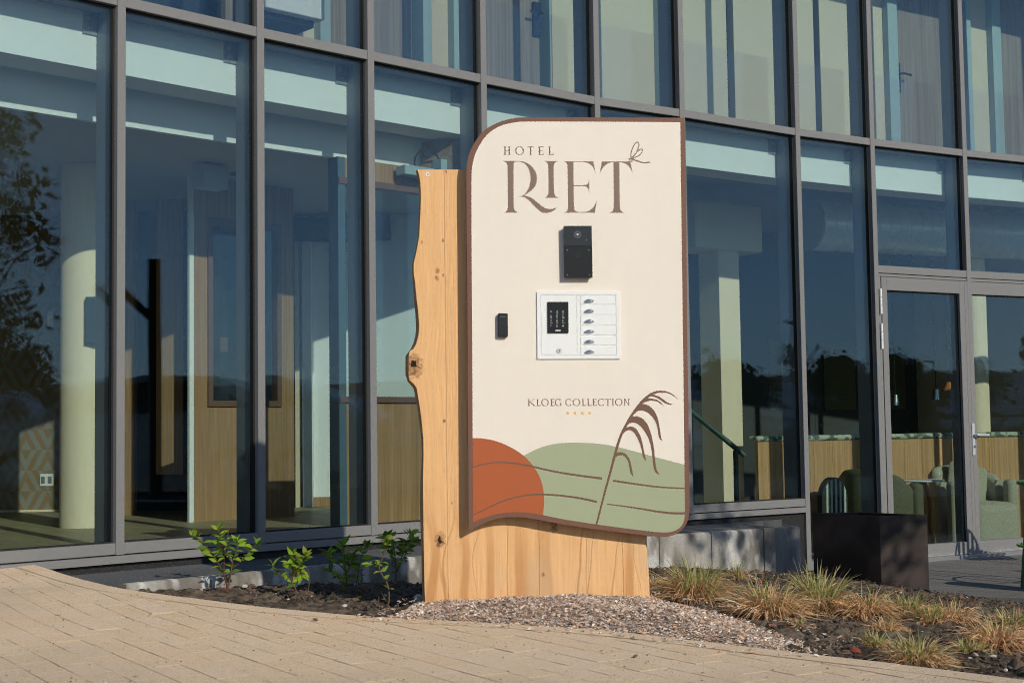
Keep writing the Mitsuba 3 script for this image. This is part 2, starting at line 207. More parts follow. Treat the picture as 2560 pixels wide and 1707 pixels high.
YAW = math.radians(4.4); SD = np.array([math.cos(YAW), math.sin(YAW), 0]); SN = np.array([math.sin(YAW), -math.cos(YAW), 0]); SO = np.array([-.382, 5.975, 0.])
ART = json.loads(r'''{"outer":[[0.437,2.0252],[0.3911,2.0182],[0.3537,2.0091],[0.3214,1.997],[0.2959,1.9833],[0.2754,1.9696],[0.2549,1.9491],[0.2377,1.9252],[0.2222,1.8997],[0.2101,1.8741],[0.2023,1.8503],[0.1977,1.8214],[0.1948,1.7739],[0.1932,1.0765],[0.1908,0.8996],[0.1891,0.6105],[0.1875,0.3068],[0.189,0.2994],[0.1947,0.2965],[0.2213,0.3103],[0.2503,0.3241],[0.2918,0.3384],[0.3332,0.3455],[0.3746,0.3471],[0.416,0.3443],[0.4574,0.3378],[0.4988,0.3288],[0.5816,0.3124],[0.6647,0.2977],[0.7479,0.285],[0.8314,0.273],[0.9149,0.2615],[0.9568,0.2557],[0.9987,0.252],[1.024,0.2532],[1.0536,0.2625],[1.0728,0.2741],[1.0901,0.2916],[1.1032,0.312],[1.111,0.3388],[1.1141,0.3678],[1.1194,0.8888],[1.1194,1.0678],[1.1304,1.7958],[1.1296,2.0232]],"inner":[[0.4367,2.0065],[0.3909,1.9994],[0.3603,1.9929],[0.3348,1.9834],[0.3075,1.968],[0.2836,1.9481],[0.2664,1.927],[0.2509,1.9014],[0.2371,1.8759],[0.2277,1.8503],[0.2209,1.818],[0.2156,1.7739],[0.2112,1.0763],[0.2098,0.8994],[0.2077,0.6102],[0.2054,0.3278],[0.2506,0.3466],[0.2921,0.3589],[0.3335,0.3647],[0.3749,0.3664],[0.4163,0.3648],[0.4577,0.36],[0.4991,0.3522],[0.582,0.333],[0.6651,0.3191],[0.7483,0.3051],[0.8317,0.2924],[0.9153,0.2805],[0.9781,0.2722],[1.0201,0.2702],[1.0497,0.2758],[1.0753,0.2919],[1.0894,0.3164],[1.0943,0.3474],[1.0939,0.3681],[1.0999,0.889],[1.1014,1.068],[1.108,1.7958],[1.1103,2.0041]],"sun":[[0.1969,0.6751],[0.2342,0.6754],[0.2755,0.6702],[0.3168,0.6581],[0.3581,0.6401],[0.3992,0.6155],[0.428,0.5924],[0.4525,0.5652],[0.4729,0.536],[0.489,0.5027],[0.4988,0.4654],[0.5024,0.4283],[0.5024,0.3995],[0.4995,0.3748],[0.497,0.3461],[0.4565,0.2771],[0.1921,0.2822]],"hill":[[0.403,0.5907],[0.4219,0.6007],[0.4617,0.6208],[0.5036,0.6367],[0.5454,0.6464],[0.5872,0.6504],[0.629,0.651],[0.6918,0.6484],[0.7545,0.6425],[0.8172,0.6291],[0.8799,0.6124],[0.9427,0.594],[1.0056,0.5764],[1.0559,0.5627],[1.1063,0.5486],[1.1253,0.264],[1.0823,0.2235],[0.4565,0.2771],[0.3997,0.3602]],"waves":[[[0.1995,0.5507,0.00415],[0.2327,0.5625,0.00468],[0.2742,0.5701,0.00522],[0.3157,0.5731,0.00576],[0.3571,0.5708,0.0063],[0.3985,0.5652,0.00684],[0.4524,0.5545,0.00738],[0.5228,0.5372,0.00792],[0.6059,0.5206,0.00846],[0.6893,0.5076,0.009],[0.7469,0.4992,0.00953]],[[0.7928,0.4902,0.0087],[0.8563,0.4792,0.00804],[0.9191,0.4694,0.00738],[0.9821,0.4605,0.00672],[1.0452,0.4553,0.00605],[1.1021,0.4518,0.00539]],[[0.1992,0.3557,0.00415],[0.251,0.3785,0.00474],[0.3134,0.407,0.00534],[0.3758,0.4264,0.00594],[0.4381,0.4364,0.00654],[0.5005,0.4374,0.00714],[0.5628,0.4326,0.00774],[0.6252,0.4241,0.00834],[0.6792,0.4136,0.00894],[0.7229,0.4029,0.00953]],[[0.7658,0.3931,0.00456],[0.8335,0.3832,0.00572],[0.8962,0.373,0.00688],[0.959,0.3615,0.00804],[1.0219,0.352,0.0092],[1.0998,0.3498,0.01036]]],"reed_stem":[[0.7182,0.3049,0.00746],[0.7414,0.3869,0.00829],[0.7638,0.465,0.00912],[0.7861,0.5392,0.00995],[0.8019,0.5949,0.01078],[0.8153,0.6383,0.01078],[0.8308,0.6796,0.01078],[0.8504,0.7168,0.01078],[0.8752,0.7581,0.01078],[0.9025,0.7953,0.01078],[0.9306,0.8262,0.01078],[0.9563,0.8456,0.01078],[0.984,0.8569,0.00995],[1.0094,0.8583,0.00829],[1.0326,0.8547,0.00622],[1.0577,0.8401,0.00373],[1.0744,0.8265,0.00083]],"reed_leaves":[[[0.9564,0.8489],[0.9858,0.8435],[1.0109,0.8273],[1.0317,0.8112],[1.0561,0.8038],[1.0357,0.8028],[1.0148,0.8122],[0.9898,0.8309],[0.9646,0.8404],[0.9477,0.8365]],[[0.9434,0.8323],[0.9686,0.8295],[0.9896,0.8234],[1.0042,0.8107],[1.0136,0.7972],[1.002,0.8065],[0.9853,0.8176],[0.9643,0.8225],[0.9431,0.819],[0.9218,0.8092]],[[0.9091,0.8056],[0.926,0.8096],[0.9512,0.8009],[0.9719,0.7819],[0.9861,0.7525],[0.9937,0.7148],[0.9972,0.6814],[1.001,0.6605],[1.0072,0.6521],[0.9946,0.6585],[0.9886,0.6732],[0.9862,0.6982],[0.9812,0.7233],[0.967,0.7506],[0.9463,0.7718],[0.9212,0.7817],[0.9001,0.7786],[0.8764,0.7539],[0.8789,0.7747]],[[0.8743,0.7548],[0.8997,0.7578],[0.9247,0.747],[0.9453,0.7196],[0.9592,0.6778],[0.9686,0.6235],[0.9718,0.5736],[0.9772,0.5319],[0.9903,0.5101],[0.9748,0.5175],[0.9647,0.5363],[0.9613,0.5737],[0.958,0.6195],[0.9463,0.6655],[0.9239,0.7033],[0.9032,0.7244],[0.8802,0.7322],[0.8611,0.725],[0.8447,0.7052],[0.8528,0.7292]],[[0.846,0.7077],[0.8736,0.7165],[0.8944,0.7058],[0.9107,0.6785],[0.9206,0.645],[0.9261,0.6075],[0.9354,0.5667],[0.9214,0.5827],[0.9158,0.616],[0.9079,0.6452],[0.8959,0.6725],[0.8815,0.6935],[0.8648,0.7008],[0.8479,0.6939],[0.8264,0.6714],[0.8331,0.6921]],[[0.802,0.6024],[0.8168,0.6075],[0.8294,0.609],[0.8503,0.6004],[0.8646,0.5794],[0.8723,0.5461],[0.879,0.5033],[0.8655,0.5213],[0.8627,0.5462],[0.8561,0.5733],[0.8417,0.5922],[0.8271,0.5966],[0.8123,0.5918],[0.7953,0.5784]]],"stars":[[0.6068,0.7737,0.00995],[0.6374,0.7733,0.00995],[0.668,0.7729,0.00995],[0.6986,0.7725,0.00995]],"R":[[0.3493,1.837],[0.4203,1.837],[0.4369,1.8352],[0.4549,1.8276],[0.4729,1.8133],[0.4862,1.7951],[0.4923,1.7753],[0.4932,1.7555],[0.488,1.7342],[0.476,1.7175],[0.4591,1.7039],[0.4363,1.6903],[0.4453,1.6893],[0.4588,1.6857],[0.4768,1.675],[0.4947,1.6598],[0.5126,1.6446],[0.5276,1.6358],[0.5427,1.6321],[0.5578,1.6336],[0.5779,1.6399],[0.5669,1.6302],[0.5546,1.6218],[0.5394,1.6163],[0.5243,1.6151],[0.5092,1.6194],[0.4943,1.631],[0.4764,1.6492],[0.4586,1.669],[0.4437,1.6805],[0.4317,1.6848],[0.413,1.6854],[0.4257,1.6878],[0.4348,1.6924],[0.447,1.7039],[0.4563,1.7191],[0.4626,1.7373],[0.466,1.7586],[0.4657,1.7768],[0.4605,1.7981],[0.4517,1.8164],[0.4398,1.827],[0.4278,1.8328],[0.4127,1.8349],[0.4021,1.834],[0.3969,1.83],[0.3946,1.8164],[0.3928,1.6464],[0.3941,1.6342],[0.3991,1.6245],[0.4132,1.6175],[0.3487,1.6177],[0.3584,1.6204],[0.3645,1.6267],[0.3679,1.6373],[0.3687,1.6464],[0.3695,1.8103],[0.3678,1.8224],[0.3637,1.83],[0.3568,1.8346]],"I":[[0.5232,1.8365],[0.5839,1.8365],[0.5732,1.8322],[0.567,1.8249],[0.5644,1.8133],[0.5641,1.7037],[0.5679,1.6916],[0.5738,1.684],[0.5849,1.68],[0.5229,1.6801],[0.5329,1.685],[0.5391,1.6941],[0.5414,1.7068],[0.5416,1.8133],[0.5391,1.827],[0.5338,1.8334]],"E":[[0.606,1.8356],[0.7335,1.8356],[0.7429,1.7834],[0.7383,1.7981],[0.7294,1.8149],[0.7159,1.8262],[0.6978,1.8317],[0.6795,1.8332],[0.6491,1.8332],[0.648,1.7338],[0.696,1.7337],[0.7052,1.7371],[0.7114,1.7447],[0.7148,1.7606],[0.7137,1.7014],[0.711,1.7173],[0.7044,1.7261],[0.696,1.7298],[0.6483,1.7298],[0.648,1.6428],[0.6502,1.6276],[0.6576,1.6212],[0.6728,1.6193],[0.691,1.6196],[0.7093,1.6232],[0.7247,1.6335],[0.7371,1.6502],[0.746,1.6691],[0.7365,1.6165],[0.6024,1.6168],[0.6136,1.6198],[0.6207,1.6277],[0.6234,1.6398],[0.6238,1.8103],[0.6222,1.824],[0.6172,1.8316]],"T":[[0.7703,1.835],[0.8916,1.8351],[0.9016,1.7834],[0.8955,1.7981],[0.8866,1.8127],[0.8746,1.8238],[0.8594,1.8302],[0.8448,1.832],[0.8433,1.6439],[0.8452,1.6302],[0.8508,1.6211],[0.8656,1.6155],[0.7968,1.6157],[0.8081,1.6193],[0.8153,1.6284],[0.8183,1.644],[0.8194,1.832],[0.8044,1.8302],[0.789,1.8228],[0.7766,1.8115],[0.7672,1.7975],[0.7602,1.7822]],"fly":[[[0.8971,1.8495,0.00446],[0.8951,1.8593,0.00446],[0.8957,1.87,0.00446],[0.9019,1.8899,0.00446],[0.913,1.9099,0.00446],[0.9198,1.9163,0.00446],[0.926,1.917,0.00446],[0.9298,1.9108,0.00446],[0.928,1.8961,0.00446],[0.9215,1.8777,0.00446],[0.9089,1.8608,0.00446],[0.898,1.8495,0.00446]],[[0.8989,1.8495,0.00446],[0.9121,1.8648,0.00446],[0.9231,1.8783,0.00446],[0.937,1.8869,0.00446],[0.9444,1.8863,0.00446],[0.9436,1.8771,0.00446],[0.9335,1.8639,0.00446],[0.9211,1.8562,0.00446],[0.9088,1.8513,0.00446],[0.8989,1.8483,0.00446]],[[0.8949,1.8476,0.00714],[0.9071,1.8428,0.00714],[0.9238,1.8369,0.00625],[0.939,1.8317,0.00565],[0.9543,1.8296,0.00506],[0.9665,1.8305,0.00506],[0.9773,1.8327,0.00565]],[[0.8889,1.8394,0.00268],[0.887,1.8329,0.00268]],[[0.8945,1.8403,0.00268],[0.8955,1.8311,0.00268],[0.9005,1.8372,0.00268]],[[0.8978,1.8394,0.00268],[0.9018,1.8379,0.00268]]],"fly_dots":[[0.898,1.8476,0.00506],[0.8872,1.8452,0.00357],[0.8933,1.8452,0.00357]],"hotel":[["H",0.3536,1.8629,0.0299,0.0356],["O",0.4025,1.8628,0.0372,0.0358],["T",0.4558,1.8628,0.0239,0.0358],["E",0.4997,1.8628,0.0236,0.0359],["L",0.5427,1.8627,0.0231,0.036]],"kloeg":[["K",0.4395,0.8048,0.0317,0.0295],["L",0.4762,0.8046,0.0183,0.0295],["O",0.4962,0.8044,0.0317,0.0295],["E",0.5346,0.8041,0.0192,0.0295],["G",0.5538,0.8039499999999999,0.0268,0.0295],["C",0.5973,0.8036,0.0276,0.0295],["O",0.6279,0.8033,0.033,0.0296],["L",0.6668,0.80305,0.0189,0.0295],["L",0.6895,0.8029,0.0188,0.0295],["E",0.7113,0.8027,0.0201,0.0296],["C",0.7343,0.8025,0.029,0.0296],["T",0.765,0.80225,0.0244,0.0296],["I",0.7936,0.8021,0.0092,0.0296],["O",0.807,0.8019000000000001,0.032,0.0296],["N",0.8432,0.80165,0.027,0.0296]],"cab":{"frame":[[0.4843,1.2845],[0.8358,1.2821],[0.8336,0.9978],[0.4822,1.0006]],"door":[[0.5014,1.2684],[0.6512,1.2674],[0.649,1.0155],[0.5003,1.0166]],"divider":[[0.6533,1.2674],[0.666,1.2673],[0.6637,1.0154],[0.651,1.0155]],"keypad":[[0.5271,1.2397],[0.6159,1.239],[0.6149,1.1073],[0.5267,1.1081]],"lock":[0.5747,1.0348],"bar":[[0.5593,1.1215],[0.5812,1.1213],[0.5811,1.1164],[0.5593,1.1166]],"drawers":[[[0.6685,1.2673],[0.8177,1.2663],[0.8172,1.2286],[0.668,1.2296]],[[0.6681,1.2264],[0.8174,1.2253],[0.8168,1.1855],[0.6676,1.1867]],[[0.6677,1.183],[0.817,1.1819],[0.8164,1.1426],[0.6672,1.1438]],[[0.6673,1.1401],[0.8166,1.1389],[0.816,1.1],[0.6668,1.1014]],[[0.6668,1.0965],[0.8161,1.0951],[0.8156,1.0571],[0.6664,1.0586]],[[0.6664,1.0545],[0.8158,1.0531],[0.8152,1.0143],[0.666,1.0158]]],"handles":[[0.7042,1.2441],[0.7039,1.2013],[0.7035,1.1584],[0.7032,1.1156],[0.7028,1.0729],[0.7025,1.0302]],"keys":[["1","",0.5387,1.1951],["2","ABC",0.5638,1.1949],["3","DEF",0.589,1.1947],["4","GHI",0.5384,1.1759],["5","JKL",0.5635,1.1757],["6","MNO",0.5887,1.1755],["7","PQRS",0.538,1.1551],["8","TUV",0.5632,1.1549],["9","WXYZ",0.5883,1.1547],["*","",0.5377,1.1347],["0","",0.5628,1.1345],["#","",0.588,1.1343]]},"com":{"body":[[0.6015,1.5562],[0.7175,1.5558],[0.7154,1.3379],[0.5988,1.3377]],"split":[[0.6006,1.473],[0.7169,1.4725]],"lens":[0.6572,1.5198],"led":[0.6931,1.4958],"screws":[[0.6125,1.4543],[0.7039,1.4539],[0.6112,1.3493],[0.7039,1.3488]],"spk":[0.6575,1.4316]},"reader":{"body":[[0.3182,1.1928],[0.3605,1.1916],[0.3596,1.0927],[0.3173,1.0931]],"pad":[[0.3262,1.1593],[0.3535,1.1591],[0.3531,1.1272],[0.3258,1.1275]],"led":[0.3379,1.151],"mark":[[0.3274,1.1803],[0.3511,1.1801],[0.351,1.1764],[0.3274,1.1766]]},"board_left":[[-0.009,1.8137],[-0.0022,1.7896],[0.0024,1.7623],[0.0042,1.7296],[0.0043,1.6914],[0.0028,1.6478],[0.0003,1.6097],[-0.0024,1.5608],[-0.0048,1.5282],[-0.0106,1.4956],[-0.0168,1.4631],[-0.0241,1.4333],[-0.028,1.4144],[-0.0293,1.3927],[-0.0285,1.3656],[-0.0245,1.3386],[-0.0211,1.3007],[-0.0172,1.2574],[-0.0123,1.2142],[-0.0094,1.1764],[-0.0082,1.1441],[-0.0106,1.1172],[-0.0162,1.0903],[-0.0234,1.0689],[-0.0332,1.0517],[-0.0461,1.0454],[-0.0504,1.0398],[-0.0532,1.0248],[-0.0541,0.9926],[-0.0546,0.9389],[-0.0516,0.9228],[-0.041,0.913],[-0.0288,0.9],[-0.0209,0.8849],[-0.0169,0.8581],[-0.0099,0.8152],[-0.0044,0.7723],[0.0004,0.7242],[0.0037,0.6761],[0.0047,0.6174],[0.0031,0.5642],[0.0015,0.511],[0.0008,0.4419],[0.0012,0.3783],[0.0014,0.2988],[0.0014,0.3025],[0.0018,0.2094],[0.003,0.0933],[0.0044,0.0006],[0.0041,-0.0272]],"board_right":[[0.9357,0.2798],[0.9367,0.2138],[0.9391,0.1667],[0.9415,0.1197],[0.9437,0.0633],[0.9447,-0.0024],[0.9443,-0.0492]],"board_right_back":[[0.9357,0.2798],[0.9369,0.2233],[0.9427,0.2043],[0.9471,0.1384],[0.9506,0.0725],[0.9529,-0.0025],[0.9529,-0.0494]],"board_top":[[-0.0098,1.8144],[0.199,1.8166]],"seams":[0.1008,0.3503,0.4844,0.6835,0.8383],"seam_left_top":[0.1043,1.6912],"knots":[[0.0974,1.5115,0.012],[0.0068,1.5037,0.012],[0.0712,1.3824,0.02],[0.0687,1.3515,0.018],[0.0957,1.3622,0.011],[0.1115,1.8033,0.013],[-0.0334,0.9789,0.05],[0.0927,0.748,0.014],[0.1209,0.4042,0.009],[0.0701,0.2525,0.03],[0.5488,0.299,0.024],[0.4983,0.0988,0.016]],"screw":[0.034,1.7924]}''')
SEAMS = [-9.] + ART['seams'] + [9.]
KN = [(a, b, c * (1. if c > .02 else .62)) for a, b, c in ART['knots']]
def oak_fn(p, n, uv):
    u = (p.x - SO[0]) * SD[0] + (p.y - SO[1]) * SD[1]; z = p.z; w = (p.x - SO[0]) * SN[0] + (p.y - SO[1]) * SN[1]
    k = mi.Float(0)
    for s in ART['seams']: k = k + dr.select(u > s, 1., 0.)
    tone = mx.cell_rand(k, 3., 8.)
    # knots bend the grain
    du, kd = mi.Float(0), mi.Float(0)
    for (ku, kz, r) in KN:
        a, b = (u - ku) / r, (z - kz) / (r * 1.5); q = a * a + b * b
        du = du + r * 1.2 * a * dr.exp(-q * .35)
        wob = .5 * mx.noise(u * 140, z * 140, 2.)
        kd = dr.maximum(kd, mx.smoothstep(1.0, .25, q * .9 + wob))
    x = u + du * .55 + .012 * mx.fbm(u * 2.5 + k * 13, z * 1.1, k * 3.7)
    ring = mx.noise(x * 62 + k * 29, z * .55, k)
    fine = mx.noise(x * 420, z * 9., w * 60 + k * 5)
    pore = mx.smoothstep(.72, .92, mx.noise(x * 640, z * 26, w * 90 + 3.))
    c = mx.mix((.79, .465, .22), (.72, .41, .185), ring * .75)
    c = mx.mix(c, (.80, .49, .25), tone * .45)
    c = c * (.91 + .15 * fine)
    c = mx.mix(c, (.28, .13, .05), pore * .16)
    # orange run-off streaks towards the foot
    st = mx.smoothstep(.60, .80, mx.noise(u * 17 + .6 * mx.noise(z * 5, u * 6, 1.), z * .8, 5.)) * mx.smoothstep(.55, .08, z)
    c = mx.mix(c, (.42, .16, .035), st * .55)
    c = mx.mix(c, (.62, .44, .27), mx.smoothstep(.58, .8, mx.fbm(u * 5 + 4, z * 2.2, 3.)) * .5 * mx.smoothstep(.5, .1, z))
    lines = mx.smoothstep(.035, .0, dr.abs(mx.noise(u * 14 + 1.2 * mx.noise(u * 9, z * 6, 7.), z * 1.4, 11.) - .5)) * mx.smoothstep(.42, .2, z)
    c = mx.mix(c, (.30, .10, .02), lines * .5)
    kc = mx.mix((.34, .15, .06), (.07, .03, .014), mx.smoothstep(.35, .8, mx.noise(u * 95, z * 95, 6.)))
    return mx.mix(c, kc, kd * .8)
def oak_bump(p, n, uv):
    u = (p.x - SO[0]) * SD[0] + (p.y - SO[1]) * SD[1]
    return mx.noise(u * 300, p.z * 9., 4.) + .5 * mx.noise(u * 40, p.z * 30., 9.)
procm('oak', oak_fn, .62, bump=oak_bump, scale=.0012)
def bark_fn(p, n, uv):
    g = mx.fbm(p.x * 60, p.y * 60, p.z * 14)
    return mx.mix((.20, .12, .06), (.52, .33, .17), g)
procm('wane', bark_fn, .85, bump=lambda p, n, uv: mx.fbm(p.x * 70, p.y * 70, p.z * 20), scale=.004)
def panel_fn(p, n, uv):
    u = p.x * .74 + p.y * .67
    k = dr.floor(u / .31); tone = mx.cell_rand(k, 1., 4.)
    x = u + .02 * mx.fbm(u * 3, p.z * .9, k)
    ring = mx.noise(x * 75 + k * 7, p.z * .7, k); fine = mx.noise(x * 260, p.z * 6., 3.)
    c = mx.mix((.40, .225, .105), (.27, .145, .066), ring)
    return mx.mix(c, (.38, .23, .125), tone * .5) * (.85 + .3 * fine)
procm('wood_panel', panel_fn, .6)
procm('bench_wood', lambda p, n, uv: panel_fn(p, n, uv) * 1.45, .6)
def greywood_fn(p, n, uv):
    u = p.x * .74 + p.y * .67
    ring = mx.noise(u * 90, p.z * .6, 1.); fine = mx.noise(u * 300, p.z * 5., 3.)
    return mx.mix((.30, .235, .19), (.20, .155, .135), ring) * (.85 + .3 * fine)
procm('door_veneer', greywood_fn, .6)
def wallpaper_fn(p, n, uv):
    # woven print: columns of slanting stripes that fold at half height, every second column shifted by half a repeat
    u = (p.x + p.y * .25) / .178; c = dr.floor(u); fu = u - c; co = c - 2 * dr.floor(c / 2)
    v = (p.z - .105) / .334 + .5 * co; fv = v - dr.floor(v)
    q = dr.select(fv < .5, 4 * fu - 4 * fv, 4 * fu + 4 * fv + 1)
    k = dr.floor(q); t = k - 2 * dr.floor(k / 2)
    return mx.mix((.255, .165, .09), (.255, .235, .195), t)
procm('wallpaper', wallpaper_fn, .8)
def soil_fn(p, n, uv):
    g = mx.fbm(p.x * 22, p.y * 22, p.z * 22, octaves=4); h = mx.noise(p.x * 160, p.y * 160, p.z * 160)
    c = mx.mix((.032, .024, .018), (.135, .105, .078), mx.smoothstep(.25, .75, g)) * (.7 + .6 * h)
    red = mx.smoothstep(.62, .75, mx.fbm(p.x * 9 + 5, p.y * 9, 3.)) * mx.smoothstep(.55, .8, mx.noise(p.x * 70, p.y * 70, 5.))
    return mx.mix(c, (.22, .09, .04), red * .6)
procm('soil', soil_fn, .95, bump=lambda p, n, uv: mx.fbm(p.x * 60, p.y * 60, p.z * 60, octaves=4), scale=.02, eps=2e-3)
def kerb_fn(p, n, uv):
    u = p.x * .74 + p.y * .67
    st = mx.fbm(u * 7, p.z * 2.5, 3., octaves=4); sp = mx.noise(p.x * 240, p.y * 240, p.z * 240)
    c = mx.mix((.17, .155, .14), (.36, .345, .325), mx.smoothstep(.3, .7, st))
    wash = mx.smoothstep(.56, .74, mx.fbm(u * 11 + 3, p.z * 5, 8.))
    return mx.mix(c, (.62, .62, .63), wash * .6) * (.78 + .4 * sp)
procm('concrete', kerb_fn, .85)
def granite_fn(p, n, uv):
    sp = mx.noise(p.x * 210, p.y * 210, p.z * 210); b = mx.fbm(p.x * 3, p.y * 3, p.z * 3)
    c = mx.mix((.055, .057, .062), (.095, .098, .105), b)
    return mx.mix(c, (.50, .49, .46), mx.smoothstep(.86, .97, sp) * .6) * (.8 + .35 * mx.noise(p.x * 90, p.y * 90, 2.))
procm('granite', granite_fn, .8)
procm('plinth_dark', lambda p, n, uv: mx.mix((.016, .016, .018), (.05, .05, .052), mx.smoothstep(.5, .9, mx.noise(p.x * 170, p.y * 170, p.z * 170))), .6)
procm('deck', lambda p, n, uv: mx.mix((.085, .082, .08), (.16, .152, .145), mx.noise((p.x * .42 + p.y * .91) * 160, (p.x * .91 - p.y * .42) * 4, 2.)), .8)
procm('planter_metal', lambda p, n, uv: mx.mix((.012, .009, .009), (.050, .033, .030), mx.smoothstep(.35, .75, mx.fbm(p.x * 5, p.y * 5, p.z * 5))), .55)
procm('boucle', lambda p, n, uv: mx.mix((.30, .265, .19), (.50, .45, .335), mx.noise(p.x * 150, p.y * 150, p.z * 150)), .9)
procm('boucle_dark', lambda p, n, uv: mx.mix((.07, .065, .035), (.17, .155, .09), mx.noise(p.x * 150, p.y * 150, p.z * 150)), .9)
procm('cap_fabric', lambda p, n, uv: mx.mix((.12, .16, .12), (.45, .47, .38), mx.smoothstep(.45, .55, mx.noise(p.x * 26 + 2 * mx.noise(p.x * 9, p.y * 9, 1.), p.y * 26, p.z * 26))), .85)
procm('floor_vinyl', lambda p, n, uv: mx.mix((.21, .17, .105), (.27, .22, .14), mx.noise((p.x * .74 + p.y * .67) * 40, (p.x * .67 - p.y * .74) * 3, 1.)), .45)
procm('asphalt', lambda p, n, uv: mx.mix((.035, .035, .036), (.07, .068, .066), mx.noise(p.x * 60, p.y * 60, 1.) * .6 + .4 * mx.fbm(p.x * .4, p.y * .4, 2.)), .9)
procm('hedge_green', lambda p, n, uv: mx.mix((.012, .022, .008), (.05, .075, .025), mx.fbm(p.x * 4, p.y * 4, p.z * 4)), .9)
plain('duct_metal', (.85, .87, .90), .3, .35)
# ================================================================ the curved glass front: bays run between the vertices BV[i]
BV = {1: (-2.149, 7.645), 2: (-1.505, 8.290), 3: (-.907, 8.841), 4: (-.208, 9.479), 5: (.600, 10.166), 6: (1.268, 10.609), 7: (2.287, 11.355), 8: (3.002, 11.802), 9: (3.947, 12.341),
      0: (-2.866, 6.905), -1: (-3.56, 6.16), -2: (-4.25, 5.42), 10: (4.87, 12.82), 11: (5.82, 13.27), 12: (6.8, 13.7)}
BV = {i: np.array(p) for i, p in BV.items()}
IDS = sorted(BV)
def bd(i):
    d = BV[i + 1] - BV[i]; return d / np.linalg.norm(d)
def bn(i): d = bd(i); return np.array([-d[1], d[0]])
def bw(i): return float(np.linalg.norm(BV[i + 1] - BV[i]))
def vd(i):
    if i == IDS[0]: return bd(i)
    if i == IDS[-1]: return bd(i - 1)
    d = bd(i - 1) + bd(i); return d / np.linalg.norm(d)
def vn(i): d = vd(i); return np.array([-d[1], d[0]])
def off(i, t):
    return BV[i] + vn(i) * t / max(.9, float(vn(i) @ (bn(i) if i < IDS[-1] else bn(i - 1))))
def W(i, s, t): return BV[i] + bd(i) * s + bn(i) * t
def bb(i, s0, s1, t0, t1, z0, z1, ch=0.):
    if ch > 0: return chamfer(np.array([(*W(i, s, t), z) for s in (s0, s1) for t in (t0, t1) for z in (z0, z1)]), ch)
    q = [W(i, s0, t0), W(i, s1, t0), W(i, s1, t1), W(i, s0, t1)]
    return hexa([(*p, z0) for p in q], [(*p, z1) for p in q])
def vb(i, s0, s1, t0, t1, z0, z1, ch=0.):              # the same round a vertex (mullions)
    d, n = vd(i), vn(i); P = lambda s, t: BV[i] + d * s + n * t
    if ch > 0: return chamfer(np.array([(*P(s, t), z) for s in (s0, s1) for t in (t0, t1) for z in (z0, z1)]), ch)
    q = [P(s0, t0), P(s1, t0), P(s1, t1), P(s0, t1)]
    return hexa([(*p, z0) for p in q], [(*p, z1) for p in q])
def ring(a, b, t0, t1): return Polygon([tuple(off(i, t0)) for i in range(a, b + 1)] + [tuple(off(i, t1)) for i in range(b, a - 1, -1)])
def quad(pts): return trimesh.Trimesh(np.array(pts, float), [[0, 1, 2], [0, 2, 3]], process=False)
def sheet(i, s0, s1, t, z0, z1, seed):      # one sheet of a glazing unit, very slightly bowed and out of plane
    r_ = np.random.default_rng(seed); nu, nv = 9, 13; uu, vv = np.meshgrid(np.linspace(0, 1, nu), np.linspace(0, 1, nv), indexing='ij')
    a, b, c = r_.normal(0, .0007, 3); bow = r_.normal(0, .0013)
    d = a * (uu - .5) + b * (vv - .5) + bow * np.sin(np.pi * uu) * np.sin(np.pi * vv) + .0012 * (meshkit.fbm(np.stack([uu * 1.3 + seed, vv * 2.6, uu * 0], -1), 2, seed) - .5)
    P = BV[i] + bd(i) * (s0 + (s1 - s0) * uu)[..., None] + bn(i) * (t + d)[..., None]
    v = np.concatenate([P, (z0 + (z1 - z0) * vv)[..., None]], -1).reshape(-1, 3); k = np.arange(nu * nv).reshape(nu, nv)
    f = np.vstack([np.c_[k[:-1, :-1].ravel(), k[1:, :-1].ravel(), k[1:, 1:].ravel()], np.c_[k[:-1, :-1].ravel(), k[1:, 1:].ravel(), k[:-1, 1:].ravel()]])
    return trimesh.Trimesh(v, f, process=False)
def unit(i, s0, s1, z0, z1, t=(.004, .026)): return cat([sheet(i, s0, s1, tt, z0, z1, int(1000 + i * 37 + z1 * 10 + j * 500)) for j, tt in enumerate(t)])
ZS, ZT, ZT2, ZTOP = .137, 3.047, 3.105, 6.3
FL, FR = .105, -.43
A0, A1 = -2, 12
plain('steel_blue', (.33, .42, .44), .6)
hotel = thing('hotel_building', 'curved glass hotel front with grey aluminium mullions, two storeys, behind the sign', 'building')
H = hotel
# mullions
for i in range(A0, A1 + 1):
    zb = -.02 if i < 7 else FR
    m = put('mullion', vb(i, 0, .050, -.038, 0, zb if i >= 7 else .0745, ZTOP, .0015), 'aluminium_grey', H)
    put('inner_profile', vb(i, .002, .048, .034, .196, FR, ZTOP), 'aluminium_grey', m)
    put('gasket', vb(i, -.012, .062, -.004, .033, FR + .01, ZTOP), 'gasket_black', m)
